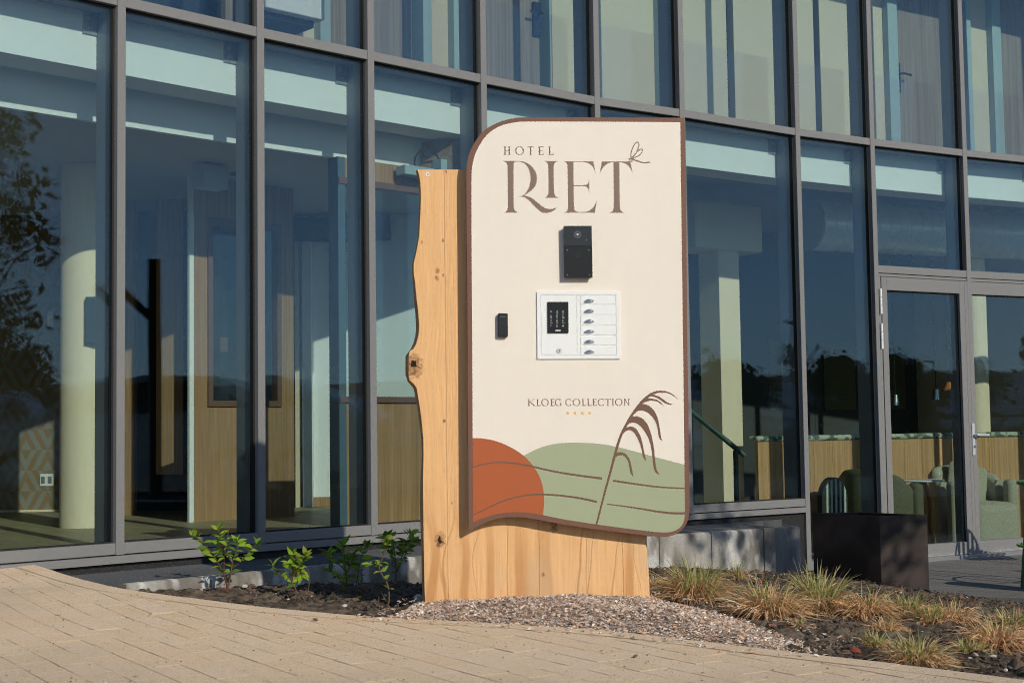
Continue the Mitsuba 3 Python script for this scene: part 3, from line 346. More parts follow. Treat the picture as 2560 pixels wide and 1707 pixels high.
# transoms, sills, panes
for i in range(A0, A1):
    w = bw(i); a, b = .0505, w - .0005
    put('transom', bb(i, a, b, -.034, .190, ZT, ZT2, .0015), 'aluminium_grey', H)
    put('transom_gasket', bb(i, a, b, -.003, .03, ZT - .013, ZT - .0005), 'gasket_black', H)
    put('upper_pane', unit(i, .02, w + .03, ZT2 - .01, ZTOP), 'glass', H, smooth=True)
    if i <= 6:
        put('sill_rail', bb(i, a, b, -.034, .139, .078, ZS, .0015), 'aluminium_grey', H)
        put('sill_gasket', bb(i, a, b, -.003, .03, ZS + .0005, ZS + .008), 'gasket_black', H)
        put('sill_flashing', bb(i, -.0, w, -.046, .1, .030, .0705, .001), 'aluminium_grey', H)
        put('plinth', bb(i, 0, w, -.012, .1, -.06 if i < 6 else FR, .0295), 'plinth_dark', H)
    if i < 8:
        z0 = ZS - .01 if i <= 6 else FR + .06
        put('pane', unit(i, .02, w + .03, z0, ZT + .01), 'glass', H, smooth=True)
    else:
        put('pane', unit(i, .02, w + .03, 2.02, ZT + .01), 'glass', H, smooth=True)
put('sill_rail', bb(7, .0505, bw(7) - .0005, -.034, .139, FR, FR + .07, .0015), 'aluminium_grey', H)
# doors
def door_leaf(i, s0, s1, hinge_side, handle):
    d = put('door_header', bb(i, .0505, bw(i) - .0005, -.034, .1, 1.978, 2.040, .0015), 'aluminium_grey', H)
    put('door_frame', bb(i, .0505, bw(i) - .0005, -.030, .1, 1.950, 1.972, .001), 'aluminium_grey', H)
    lf = put('door_leaf', cat([bb(i, s0, s0 + .062, -.036, .03, FR + .03, 1.945, .0015), bb(i, s1 - .062, s1, -.036, .03, FR + .03, 1.945, .0015),
              bb(i, s0 + .0622, s1 - .0622, -.036, .03, 1.835, 1.945, .0015), bb(i, s0 + .0622, s1 - .0622, -.036, .03, FR + .03, FR + .135, .0015)]), 'aluminium_grey', H)
    put('glazing_bead', cat([bb(i, s0 + .0622, s0 + .068, -.018, -.002, FR + .136, 1.834), bb(i, s1 - .068, s1 - .0622, -.018, -.002, FR + .136, 1.834), bb(i, s0 + .068, s1 - .068, -.018, -.002, 1.826, 1.834)]), 'gasket_black', lf)
    put('pane', unit(i, s0 + .06, s1 - .06, FR + .13, 1.84, (-.003, .02)), 'glass', lf, smooth=True)
    if hinge_side is not None:
        for z0, z1 in ((1.63, 1.845), (1.34, 1.555), (-.25, -.04)):
            c = W(i, hinge_side, -.052)
            put('hinge', cat([tube([(*c, z0 + (z1 - z0) * k / 3 + .002), (*c, z0 + (z1 - z0) * (k + 1) / 3 - .002)], .0095, 10) for k in range(3)]), 'white_enamel', lf)
    if handle is not None:
        hd = put('handle', bb(i, handle - .016, handle + .016, -.046, -.0365, .44, .715, .004), 'satin_handle', lf)
        q = lambda s, t, z: (*W(i, s, t), z)
        put('lever', tube([q(handle, -.046, .615), q(handle, -.085, .615), q(handle + .012, -.093, .615), q(handle + .13, -.093, .613)], [.010, .010, .010, .0095], 10), 'satin_handle', lf, smooth=40)
        put('cylinder', tube([q(handle, -.046, .515), q(handle, -.052, .515)], .011, 12), 'bright_steel', lf)
door_leaf(8, .078, bw(8) - .038, .052, None)
door_leaf(9, -.034 + .0, bw(9) - .05, None, .008)
for i in (10, 11):
    door_leaf(i, .055, bw(i) - .005, None, None)
put('door_jamb', bb(8, .0505, .074, -.030, .1, FR, 1.949, .001), 'aluminium_grey', H)
for i in (8, 9, 10, 11): put('threshold', bb(i, 0, bw(i), -.09, .12, FR - .02, FR + .028, .003), 'steel', H)
# slab edge behind the mullions: fascia, recess, bulkhead, lowered ceiling
for i in range(A0, A1):
    br = put('bracket', vb(i + 1, -.085, .0, .185, .1975, 2.925, 3.046), 'steel', H)
    for z in (2.96, 3.015): put('bolt', tube([(*(BV[i + 1] + vd(i + 1) * -.045 + vn(i + 1) * .172), z), (*(BV[i + 1] + vd(i + 1) * -.045 + vn(i + 1) * .1849), z)], .010, 8), 'bright_steel', br)
put('fascia', prism(ring(A0, A1, .198, .46), 2.735, 3.085), 'white_paint', H)
put('bulkhead', prism(ring(A0, 5, .55, .59), 2.530, 2.939), 'white_paint', H)
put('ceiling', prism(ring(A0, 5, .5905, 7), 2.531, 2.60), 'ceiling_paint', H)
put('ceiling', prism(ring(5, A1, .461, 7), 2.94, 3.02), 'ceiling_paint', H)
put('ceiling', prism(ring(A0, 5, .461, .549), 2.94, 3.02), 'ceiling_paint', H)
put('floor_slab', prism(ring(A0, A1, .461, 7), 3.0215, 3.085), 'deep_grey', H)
put('interior_floor', prism(ring(A0, 5, -.0, 7), FL - .155, FL), 'floor_vinyl', H)
put('interior_floor', prism(ring(5, A1, .0, 7), FR - .1, FR), 'floor_vinyl', H)
put('stair_wall', prism(Polygon([tuple(off(5, .15)), tuple(off(5, 7)), tuple(off(5, 7) + [-.1, .05]), tuple(off(5, .15) + [-.1, .05])]), FR, FL - .156), 'cream_paint', H)
put('roof', prism(ring(A0, A1, -.04, 7), ZTOP, ZTOP + .3), 'ceiling_paint', H)
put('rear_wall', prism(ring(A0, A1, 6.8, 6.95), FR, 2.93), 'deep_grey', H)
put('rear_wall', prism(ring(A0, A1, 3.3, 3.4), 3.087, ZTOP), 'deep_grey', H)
for i in (A0, A1):
    put('end_wall', prism(Polygon([tuple(off(i, .15)), tuple(off(i, 7)), tuple(off(i, 7) + vd(i) * .15), tuple(off(i, .15) + vd(i) * .15)]), FR, ZTOP), 'cream_paint', H)
# ---- ground floor, left part
put('wallpaper_wall', box(-8, -3.30, 11.6, 11.7, FL, 2.530), 'wallpaper', H)
put('skirting', box(-8, -3.30, 11.588, 11.5995, FL, FL + .018, .002), 'cream_paint', H)
soc = put('socket_plate', box(-3.850, -3.740, 11.588, 11.5998, .312, .412, .004), 'white_paint', H)
for x in (-3.822, -3.768): put('socket_insert', box(x - .017, x + .017, 11.584, 11.588, .334, .39, .003), 'steel', soc)
put('switch_plate', box(-3.80, -3.75, 11.588, 11.5998, 1.61, 1.736, .003), 'white_paint', H)
put('column', moved(lathe([(0, FL), (.168, FL), (.168, 2.530), (0, 2.530)], 48), (-2.875, 9.575, 0)), 'cream_paint', H, smooth=40)
put('wall_sign', box(-2.822, -2.70, 9.375, 9.395, 1.32, 1.63, .004), 'plate_dark', H)
put('dark_wall', box(-3.3, -2.2, 11.5, 11.6, FL, 2.530), 'deep_grey', H)
put('wood_pier', box(-3.08, -2.905, 10.9, 10.95, FL, 2.529), 'wood_panel', H)
put('wood_shutter', box(-2.735, -2.53, 10.9, 10.94, .41, 2.529), 'wood_panel', H)
put('dark_wall', box(-3.30, -3.2, 11.601, 11.7, FL, 2.529), 'deep_grey', H)
put('dark_wall', box(-2.2, -2.12, 10.3, 11.49, FL, 2.529), 'deep_grey', H)
# glazed wooden screen, parallel to the front
put('screen_end', bb(1, 1.523, 1.558, 1.664, 1.69, FL, 2.529), 'white_paint', H)
sc = put('wood_screen', cat([bb(1, 1.559, 1.671, 1.67, 1.72, FL, 2.529), bb(1, 2.302, 2.42, 1.67, 1.72, FL, 2.529), bb(1, 1.6715, 2.3015, 1.67, 1.72, FL, .905), bb(1, 1.6715, 2.3015, 1.67, 1.72, 2.25, 2.529)]), 'wood_panel', H)
put('window_frame', cat([bb(1, 1.672, 1.711, 1.655, 1.73, .906, 2.249), bb(1, 2.262, 2.301, 1.655, 1.73, .906, 2.249), bb(1, 1.7115, 2.2615, 1.655, 1.73, .906, .948), bb(1, 1.7115, 2.2615, 1.655, 1.73, 2.205, 2.249)]), 'frame_brown', sc)
put('window_pane', quad([(*W(1, 1.711, 1.69), .948), (*W(1, 2.262, 1.69), .948), (*W(1, 2.262, 1.69), 2.205), (*W(1, 1.711, 1.69), 2.205)]), 'clear_glass', sc)
put('notice', bb(1, 1.80, 1.86, 1.700, 1.703, 1.30, 1.40), 'frame_brown', sc)
put('white_wall', box(-1.657, -.35, 11.8, 11.9, FL, 2.530), 'white_paint', H)
put('white_wall', box(-2.6, -1.79, 13.2, 13.3, FL, 2.530), 'white_paint', H)
put('skirting', box(-1.652, -.36, 11.785, 11.7995, FL, FL + .08, .003), 'wood_panel', H)
put('door_jamb', box(-1.737, -1.66, 11.74, 11.9, FL, 2.3), 'white_paint', H)
put('door_jamb', box(-1.80, -1.765, 11.76, 11.9, FL, 2.3), 'cream_paint', H)
put('door_lintel', box(-1.80, -1.0, 11.70, 11.78, 2.3, 2.5), 'deep_grey', H)
put('inner_post', bb(2, .955, 1.012, .49, .60, FL, 2.529), 'post_blue', H)
# reception screen in bay 3
rs = put('reception_screen', cat([bb(3, .14, 1.1, .50, .55, FL, .905), bb(3, .14, 1.1, .50, .55, 2.394, 2.529)]), 'wood_panel', H)
put('window_frame', cat([bb(3, .14, 1.1, .48, .56, .906, .945), bb(3, .14, 1.1, .48, .56, 2.350, 2.393)]), 'frame_brown', rs)
put('window_pane', quad([(*W(3, .14, .52), .945), (*W(3, 1.1, .52), .945), (*W(3, 1.1, .52), 2.35), (*W(3, .14, .52), 2.35)]), 'clear_glass', rs)
put('reception_wall', bb(3, -.3, 2.6, 3.4, 3.5, FL, 2.530), 'lounge_beige', H)
pw = [W(3, .87, .52), W(3, 1.03, .17), W(3, 1.06, .19), W(3, .90, .54)]
put('patterned_panel', hexa([(*p, 2.452) for p in pw], [(*p, 2.720) for p in pw]), 'wallpaper', H)
# ---- ground floor, right part (lounge, lower floor)
def face(cx, cy, wd, dp, z0, z1, i=6):
    d, n = bd(i), bn(i); c = np.array([cx, cy])
    q = [c - d * wd / 2, c + d * wd / 2, c + d * wd / 2 + n * dp, c - d * wd / 2 + n * dp]
    return hexa([(*p, z0) for p in q], [(*p, z1) for p in q])
put('column', face(2.0, 13.0, .26, .26, FR, 2.5), 'cream_paint', H)
put('beam', face(2.0, 12.93, .85, .40, 2.33, 2.75), 'cream_paint', H)
put('stair_wall', face(.9, 13.4, 1.7, .1, FR, 2.93), 'lounge_beige', H)
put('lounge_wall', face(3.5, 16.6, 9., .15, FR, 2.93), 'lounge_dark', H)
for k in range(5):
    c = np.array([2.4 + .82 * k * .9, 14.9 + .58 * k * .9]); put('picture_panel', face(c[0], c[1] + .9, .55, .05, .9, 1.7), 'boucle_dark', H)
put('column', moved(lathe([(0, FR), (.15, FR), (.15, 3.0), (0, 3.0)], 40), (4.68, 14.45, 0)), 'cream_paint', H, smooth=40)
# ---- upper floor: bedroom fronts seen through the glass
for i in range(A0, A1):
    put('upper_fascia', bb(i, 0, bw(i) + .004, .198, .40, 5.05, ZTOP - .002), 'white_paint', H)
    put('balustrade_pane', quad([(*W(i, .05, .25), 3.087), (*W(i, bw(i), .25), 3.087), (*W(i, bw(i), .25), 3.74), (*W(i, .05, .25), 3.74)]), 'balustrade_glass', H)
put('upper_ceiling', prism(ring(A0, A1, .401, 3.3), 5.05, 5.15), 'ceiling_paint', H)
def upper(i, spans):
    for s0, s1, kind in spans:
        if kind == 'wall': put('room_wall', bb(i, s0, s1, 1.0, 1.08, 3.087, 5.049), 'room_paint', H)
        elif kind == 'door': put('room_door', bb(i, s0, s1, .985, 1.04, 3.087, 5.3 - .26), 'door_veneer', H)
        elif kind == 'jamb': put('room_jamb', bb(i, s0, s1, .93, 1.06, 3.087, 5.045), 'steel_blue', H)
        elif kind == 'dark': put('room_recess', bb(i, s0, s1, 1.3, 1.35, 3.087, 5.049), 'deep_grey', H)
upper(-2, [(.0, .8, 'wall')]); upper(-1, [(.2, .9, 'door')]); upper(0, [(.3, 1.1, 'wall')])
upper(1, [(.3, 1.37, 'dark'), (1.37, 1.465, 'door'), (1.467, 1.53, 'jamb')])
upper(2, [(.62, 1.127, 'wall'), (1.13, 1.217, 'jamb'), (1.219, 1.60, 'door')])
upper(3, [(.70, 1.167, 'door'), (1.167, 1.228, 'dark'), (1.230, 1.312, 'jamb'), (1.314, 1.526, 'wall'), (1.528, 1.64, 'jamb'), (1.642, 1.72, 'dark')])
upper(4, [(.72, 1.437, 'door'), (1.439, 1.588, 'dark'), (1.503, 1.520, 'jamb'), (1.590, 1.87, 'wall')])
upper(5, [(.79, 1.416, 'wall'), (1.418, 1.481, 'jamb'), (1.483, 1.60, 'dark')])
upper(6, [(.80, 1.546, 'wall'), (1.548, 1.633, 'dark'), (1.635, 2.23, 'wall')])
upper(7, [(.95, 1.238, 'wall'), (1.24, 1.312, 'dark'), (1.314, 1.83, 'wall')])
upper(8, [(.98, 1.202, 'wall'), (1.204, 1.326, 'jamb'), (1.347, 2.20, 'door'), (2.253, 2.31, 'jamb'), (2.312, 2.364, 'dark'), (2.366, 2.609, 'wall'), (2.611, 2.735, 'jamb'), (2.737, 3.6, 'door')])
upper(10, [(1.2, 2.4, 'wall')])
def lever_plate(i, s, z0, z1, d):
    p = put('door_handle', bb(i, s - .04, s + .04, .955, .984, z0, z1, .003), 'dark_handle', H)
    q = lambda a, t, z: (*W(i, a, t), z)
    put('lever', tube([q(s, .955, z0 + .17), q(s, .90, z0 + .17), q(s + .02 * d, .89, z0 + .17), q(s + .12 * d, .90, z0 + .165)], .011, 8), 'dark_handle', p, smooth=40)
lever_plate(4, 1.40, 3.83, 4.10, -1); lever_plate(8, 1.335, 3.85, 4.135, 1)
put('wall_cabinet', bb(2, .44, .90, .55, .80, 3.445, 3.95, .004), 'white_paint', H)
put('wall_shelf', bb(2, .44, .86, .62, .98, 3.40, 3.443), 'deep_grey', H)

# ================================================================ ground
GZ = -.62
def slab(key, poly, z0, z1, m): return whole(key, prism(poly, z0, z1), m)
labels['car_park'] = {'label': 'asphalt car park on the right, mirrored in the glass front', 'category': 'car park', 'kind': 'structure'}
whole('car_park', box(6.9, 140, -70, 70, -.70, -.05), 'asphalt')
labels['ground'] = {'label': 'dark asphalt ground reaching far behind the viewer', 'category': 'ground', 'kind': 'structure'}
far = sbox(-900, -900, 900, 900).difference(Polygon([(-7, 2), (-7, 9), (-3, 9), (3, 14.5), (9, 17), (9, 8), (6, 4), (4, 2)]))
slab('ground', far, GZ - .3, GZ, 'asphalt')
labels['underlay'] = {'label': 'hidden subsoil below the beds and the building', 'category': 'ground', 'kind': 'structure'}
slab('underlay', Polygon([(-7.2, 1.8), (-7.2, 9.2), (-3, 9.2), (3, 15), (9.3, 17.3), (9.3, 7.8), (6.2, 3.8), (4.2, 1.8)]), -.95, -.80, 'soil')
EDGE = spline([(-3.6, 8.6), (-2.62, 7.52), (-2.17, 6.90), (-1.765, 6.40), (-1.40, 6.09), (-1.05, 5.82), (-.765, 5.64), (-.43, 5.43), (-.015, 5.235), (.253, 5.07), (.449, 4.903), (.659, 4.70), (.797, 4.558), (.993, 4.365), (1.199, 4.165), (1.388, 3.960), (1.75, 3.55), (2.6, 2.6)], 220)
edge_line = LineString(EDGE)
def zp(y): return .035 * np.maximum(0, np.asarray(y) - 5.6)      # the pavement climbs gently to the front on the left
def lift(m):
    v = m.vertices.copy(); v[:, 2] += np.where(v[:, 2] > -.2, zp(v[:, 1]), 0); m.vertices = v; return m
# pavement: bedding sheet, edge course, pavers
pave_area = Polygon([(-6.4, 9.5)] + [tuple(p) for p in EDGE] + [(2.6, -4), (-6.4, -4)])
strip_limit = Polygon([tuple(off(i, .0)) for i in range(-2, 3)] + [tuple(off(i, -4)) for i in range(2, -3, -1)])
glass_cut = Polygon([tuple(off(i, -.047)) for i in range(-2, 4)] + [tuple(off(i, 4.)) for i in range(3, -3, -1)])
pave_area = pave_area.buffer(0).difference(glass_cut.buffer(0)).buffer(0)
labels['pavement'] = {'label': 'sand-coloured brick pavement in front of the hotel, curving along the planting bed', 'category': 'pavement', 'kind': 'structure'}
scene['pavement'] = mikit.ply(cat([lift(prism(pave_area.intersection(sbox(-20, -20, 20, 5.6)), GZ, -.0018)), lift(prism(pave_area.intersection(sbox(-20, 5.6, 20, 20)), GZ, -.0018))]), 'joint_sand')
course = pave_area.buffer(0).intersection(LineString(EDGE).buffer(.098, cap_style=2))
inner = pave_area.difference(LineString(EDGE).buffer(.1015, cap_style=2))
def paver_mesh(g, rect, h, tilt):
    if rect is not None:
        c, L, Wd = rect; r = .0009
        P = lambda l, w, z: (*(c + PU * l + PV * w), z + tilt[0] * l + tilt[1] * w)
        rings = [[P(sx * (L / 2 - i), sy * (Wd / 2 - i), z) for sx, sy in ((-1, -1), (1, -1), (1, 1), (-1, 1))] for i, z in ((0, -.03), (0, h - r), (r, h))]
        v = np.array(sum(rings, [])); f = []
        for a in (0, 4):
            for k in range(4):
                k2 = (k + 1) % 4; f += [(a + k, a + k2, a + 4 + k2), (a + k, a + 4 + k2, a + 4 + k)]
        f += [(8, 9, 10), (8, 10, 11)]
        m = trimesh.Trimesh(v, f, process=False)
        return m
    return prism(g, -.03, h)
pv = []
view = Polygon([(-3.6, 8.9), (3.2, 8.9), (2.4, 3.3), (-2.4, 3.3)]).union(sbox(-2.6, 2.6, 2.4, 3.9))
minx, miny, maxx, maxy = -4.2, 2.4, 2.6, 9.
cs = [np.array(p) for p in ((minx, miny), (maxx, miny), (maxx, maxy), (minx, maxy))]
ra = [c @ PU for c in cs]; rb = [c @ PV for c in cs]
frame_fan = Polygon([(-.385 * 4.0, 3.95), (.385 * 4.0, 3.95), (.37 * 9, 9), (-.385 * 9, 9)])
prng = np.random.default_rng(11)
for row in range(int(min(rb) // PW), int(max(rb) // PW) + 1):
    sh = .5 * (row % 2)
    for col in range(int(min(ra) // PL) - 1, int(max(ra) // PL) + 2):
        c = PU * ((col + .5 - sh) * PL) + PV * ((row + .5) * PW)
        h, tl = prng.uniform(-.0009, .0009), prng.normal(0, .004, 2)
        if not view.buffer(.2).contains(Point(c)): continue
        q = [c + PU * sx * (PL / 2 - .0011) + PV * sy * (PW / 2 - .0011) for sx, sy in ((-1, -1), (1, -1), (1, 1), (-1, 1))]
        g = Polygon(q)
        if not inner.intersects(g): continue
        gi = g.intersection(inner)
        if gi.area < 2e-4: continue
        full = gi.area > .999 * g.area
        pv.append((c, lift(paver_mesh(gi, (c, PL - .0022, PW - .0022) if full else None, h, tl)), gi.area, frame_fan.contains(Point(c))))
inview = sorted([p for p in pv if p[3]], key=lambda p: -p[2] / (p[0][1] ** 3))
ids_part = set(id(p) for p in inview[:268])
for p in inview[:268]: put('paver', p[1], 'paver_mat', 'pavement')
k = put('paver_field', cat([p[1] for p in pv if id(p) not in ids_part]), 'paver_mat', 'pavement'); labels[k] = {'label': 'farther and edge-cut pavers of the brick pavement', 'kind': 'stuff'}
s = 0.0; n = 0
while s < edge_line.length - .2:
    a = s + .0012; b = s + .2088
    seg = LineString([edge_line.interpolate(x) for x in np.linspace(a, b, 6)])
    g = seg.buffer(.097, cap_style=2, single_sided=True)
    g = seg.buffer(-.097, cap_style=2, single_sided=True) if not pave_area.contains(g.representative_point()) else g
    g = g.intersection(pave_area)
    if g.area > 3e-4:
        m = lift(prism(g, -.05, .0016 + prng.uniform(-.001, .001)))
        if frame_fan.buffer(.3).intersects(g): put('edge_paver', m, 'paver_mat', 'pavement')
    s += .21
# terrace strip, kerb blocks, retaining blocks
KT = -.78
labels['terrace_strip'] = {'label': 'dark grey stone strip along the foot of the glass front', 'category': 'pavement', 'kind': 'structure'}
kl = [tuple(off(i, KT)) for i in range(-2, 7)]
end6 = off(6, KT) + bd(6) * .36
kerb_line = LineString(kl + [tuple(end6)])
strip = Polygon([tuple(off(i, .05)) for i in range(-2, 8)] + [tuple(end6 + bn(6) * .6)] + [tuple(end6)] + kl[::-1]).difference(pave_area.buffer(.0)).difference(kerb_line.buffer(.07, cap_style=2))
slab('terrace_strip', strip, -.5, -.014, 'granite')
kerb = thing('retaining_kerb', 'low concrete kerb of stained blocks holding the stone strip above the planting bed', 'kerb')
s = .25; L = kerb_line.length; bi = 0
while s < L - .1:
    e = min(s + .478, L)
    seg = LineString([kerb_line.interpolate(x) for x in np.linspace(s + .0035, e - .0035, 5)])
    g = seg.buffer(.035, cap_style=2)
    if g.difference(pave_area).area > .5 * g.area and seg.centroid.x > -2.6:
        top = prism(g.buffer(-.008), -.006, .003); low = prism(g, -.62, -.006)
        put('kerb_block', cat([low, top]), 'concrete', kerb)
    s = e
# planting bed
BACK = [tuple(p) for p in kl[1:]] + [tuple(end6), (2.32, 10.1), (2.75, 9.55), (3.4, 9.05), (4.2, 8.5), (5.2, 7.7)]
back_line = LineString(BACK); bed = Polygon([tuple(p) for p in EDGE[20:]] + [(3.4, 2.8), (5.6, 5.5)] + BACK[::-1]).buffer(0)
def soil_z(xy):
    xy = np.atleast_2d(xy); out = np.empty(len(xy))
    import shapely
    pts = shapely.points(xy); de = shapely.distance(pts, edge_line); db = shapely.distance(pts, back_line)
    t = de / (de + db + 1e-6)
    zb = np.interp(xy[:, 0], [-2.0, -1.2, -.5, 1.0, 1.4, 2.0, 2.8, 3.4, 6], [-.04, -.085, -.15, -.21, -.265, -.34, -.45, -.48, -.5])
    return (-.030 + zp(xy[:, 1]) * .6) * (1 - t ** 1.3) + zb * t ** 1.3
import shapely
gx, gy = np.meshgrid(np.arange(-2.7, 4.4, .017), np.arange(3.2, 10.6, .017), indexing='ij')
P2 = np.stack([gx.ravel(), gy.ravel()], 1)
keep = shapely.contains_xy(bed.buffer(.06), P2[:, 0], P2[:, 1]) & (np.abs(P2[:, 0]) < .44 * P2[:, 1] + .4)
zz = np.full(len(P2), -.3); Q = P2[keep]
cl = meshkit.fbm(np.c_[Q * 9., np.zeros(len(Q))], 4, 5) - .5
lump = np.clip(meshkit.fbm(np.c_[Q * 26., np.ones(len(Q))], 3, 9) - .52, 0, 1)
zz[keep] = soil_z(Q) + .05 * cl + .075 * lump - .006
idx = np.arange(len(P2)).reshape(gx.shape); kk = keep.reshape(gx.shape)
cell = kk[:-1, :-1] & kk[1:, :-1] & kk[:-1, 1:] & kk[1:, 1:]
a, b, c, d = idx[:-1, :-1][cell], idx[1:, :-1][cell], idx[1:, 1:][cell], idx[:-1, 1:][cell]
sm = trimesh.Trimesh(np.c_[P2, zz], np.vstack([np.c_[a, b, c], np.c_[a, c, d]]), process=False); sm.remove_unreferenced_vertices()
labels['planting_bed'] = {'label': 'dark crumbly soil of the planting bed between pavement and kerb', 'category': 'soil', 'kind': 'structure'}
whole('planting_bed', sm, 'soil', smooth=True)
def ico_lump(rng, r, flat=.7, sub=1):
    m = trimesh.creation.icosphere(subdivisions=sub, radius=1.)
    v = m.vertices * (1 + .32 * (meshkit.noise(m.vertices * 1.7 + rng.uniform(0, 50, 3), 2)[:, None] - .5) * 2)
    v = v * np.array([1, rng.uniform(.6, 1), flat * rng.uniform(.7, 1.1)]) * r
    R = trimesh.transformations.euler_matrix(rng.uniform(-.4, .4), rng.uniform(-.4, .4), rng.uniform(0, 6.28))[:3, :3]
    return v @ R.T, m.faces
def bed_points(n, rng, area):
    out = []; x0, y0, x1, y1 = area.bounds
    while len(out) < n:
        q = np.c_[rng.uniform(x0, x1, 4 * n), rng.uniform(y0, y1, 4 * n)]
        q = q[shapely.contains_xy(area, q[:, 0], q[:, 1])]; out += list(q)
    return np.array(out[:n])
def scatter(key, n, area, zfn, rmin, rmax, cols, seed, flat=.7, sub=0, up=.2):
    rng = np.random.default_rng(seed); q = bed_points(n, rng, area); z = zfn(q); V, F, C, at = [], [], [], 0
    for (x, y), zz in zip(q, z):
        r = rmin + (rmax - rmin) * rng.random() ** 2.2
        v, f = ico_lump(rng, r, flat, sub); c = np.array(cols[rng.integers(len(cols))]) * rng.uniform(.75, 1.2)
        V.append(v + [x, y, zz + r * up]); F.append(f + at); C.append(np.tile(np.clip(c, 0, .9), (len(v), 1))); at += len(v)
    scene[key] = mikit.ply(trimesh.Trimesh(np.vstack(V), np.vstack(F), process=False), 'vcol', color=np.vstack(C))
vis_bed = bed.intersection(Polygon([(-3., 8.4), (1.4, 3.9), (2.0, 3.9), (4.1, 9.5), (2.4, 10.8), (-1.2, 9.5)]).convex_hull)
sz = lambda q: soil_z(q)
labels['soil_clods'] = {'label': 'loose dark clods of earth lying on the planting bed', 'category': 'soil', 'kind': 'stuff'}
scatter('soil_clods', 13000, vis_bed, sz, .0025, .0125, [(.085, .066, .05), (.06, .046, .035), (.115, .09, .068)], 21, .8, 0, .3)
labels['bed_pebbles'] = {'label': 'pale pebbles and chips strewn over the dark soil', 'category': 'pebbles', 'kind': 'stuff'}
scatter('bed_pebbles', 420, vis_bed, sz, .004, .014, [(.42, .38, .33), (.5, .47, .43), (.35, .28, .22), (.25, .12, .08)], 22, .6, 0, .9)
labels['bark_litter'] = {'label': 'brown bark and twig litter on the planting bed', 'category': 'litter', 'kind': 'stuff'}
rng = np.random.default_rng(31); q = bed_points(1300, rng, vis_bed); V, F, C, at = [], [], [], 0
for (x, y), z in zip(q, soil_z(q) + .014):
    L_, w_ = rng.uniform(.008, .035), rng.uniform(.0012, .004); a = rng.uniform(0, 6.28); t = rng.normal(0, .3)
    dx = np.array([math.cos(a), math.sin(a), t]) * L_ / 2; dy = np.array([-math.sin(a), math.cos(a), rng.normal(0, .5)]) * w_; up = np.array([0, 0, .003])
    c0 = np.array([x, y, z + rng.uniform(0, .012)]); v = np.array([c0 - dx, c0 + dy * .8, c0 + dx, c0 - dy, c0 + up, c0 - up])
    V.append(v); F.append(np.array([(0, 1, 4), (1, 2, 4), (2, 3, 4), (3, 0, 4), (1, 0, 5), (2, 1, 5), (3, 2, 5), (0, 3, 5)]) + at); at += 6
    C.append(np.tile(np.array([(.10, .055, .035), (.06, .035, .025), (.19, .12, .075), (.15, .07, .045)][rng.integers(4)]), (6, 1)))
scene['bark_litter'] = mikit.ply(trimesh.Trimesh(np.vstack(V), np.vstack(F), process=False), 'vcol', color=np.vstack(C))
labels['pavement_grit'] = {'label': 'fine dark and pale grit scattered over the brick pavement', 'category': 'grit', 'kind': 'stuff'}
scatter('pavement_grit', 900, frame_fan.intersection(pave_area), lambda q: zp(q[:, 1]) + .001, .0008, .0042, [(.10, .08, .06), (.16, .11, .07), (.6, .55, .48), (.3, .22, .15)], 23, .5, 0, .3)
# shell gravel round the foot of the sign
GRAVEL = Polygon([(-.52, 5.43), (-.46, 5.60), (-.42, 5.80), (-.40, 5.99), (.0, 6.05), (.57, 6.09), (.63, 5.90), (.76, 5.72), (.86, 5.45), (.93, 5.15), (.99, 4.85), (.97, 4.62), (.87, 4.46), (.78, 4.52), (.62, 4.70), (.42, 4.88), (.24, 5.03), (-.03, 5.20), (-.3, 5.33)])
def gravel_z(q):
    q = np.atleast_2d(q); de = shapely.distance(shapely.points(q), GRAVEL.exterior)
    return -.010 + .055 * np.clip(de / .35, 0, 1) * (.45 + .8 * meshkit.fbm(np.c_[q * 4., np.zeros(len(q))], 3, 4)) - .03 * np.clip((q[:, 0] - .55) / .4, 0, 1)
gp = np.stack(np.meshgrid(np.arange(-.6, 1.1, .03), np.arange(4.4, 6.15, .03), indexing='ij'), -1)
kk = shapely.contains_xy(GRAVEL, gp[..., 0], gp[..., 1]); ii = np.arange(kk.size).reshape(kk.shape)
cell = kk[:-1, :-1] & kk[1:, :-1] & kk[:-1, 1:] & kk[1:, 1:]
a, b, c, d = ii[:-1, :-1][cell], ii[1:, :-1][cell], ii[1:, 1:][cell], ii[:-1, 1:][cell]
gq = gp.reshape(-1, 2); gm = trimesh.Trimesh(np.c_[gq, gravel_z(gq) - .004], np.vstack([np.c_[a, b, c], np.c_[a, c, d]]), process=False); gm.remove_unreferenced_vertices()
plain('gravel_base', (.26, .19, .15), .95)
labels['gravel'] = {'label': 'mound of crushed pinkish shell gravel at the foot of the timber board', 'category': 'gravel', 'kind': 'stuff'}
put('base', gm, 'gravel_base', 'gravel')
def shell(rng, r):
    n = rng.integers(5, 8); a = np.sort(rng.uniform(0, 6.28, n)); rad = r * rng.uniform(.55, 1.15, n); h = r * rng.uniform(.08, .26)
    rim = np.c_[np.cos(a) * rad, np.sin(a) * rad * rng.uniform(.5, 1), rng.normal(0, r * .12, n)]
    v = np.vstack([rim, [[rng.normal(0, r * .2), rng.normal(0, r * .2), h]], [[0, 0, -h * .5]]])
    f = [(i, (i + 1) % n, n) for i in range(n)] + [((i + 1) % n, i, n + 1) for i in range(n)]
    R = trimesh.transformations.euler_matrix(rng.normal(0, .3), rng.normal(0, .3), rng.uniform(0, 6.28))[:3, :3]
    return v @ R.T, np.array(f)
rng = np.random.default_rng(41); V, F, C, at = [], [], [], 0
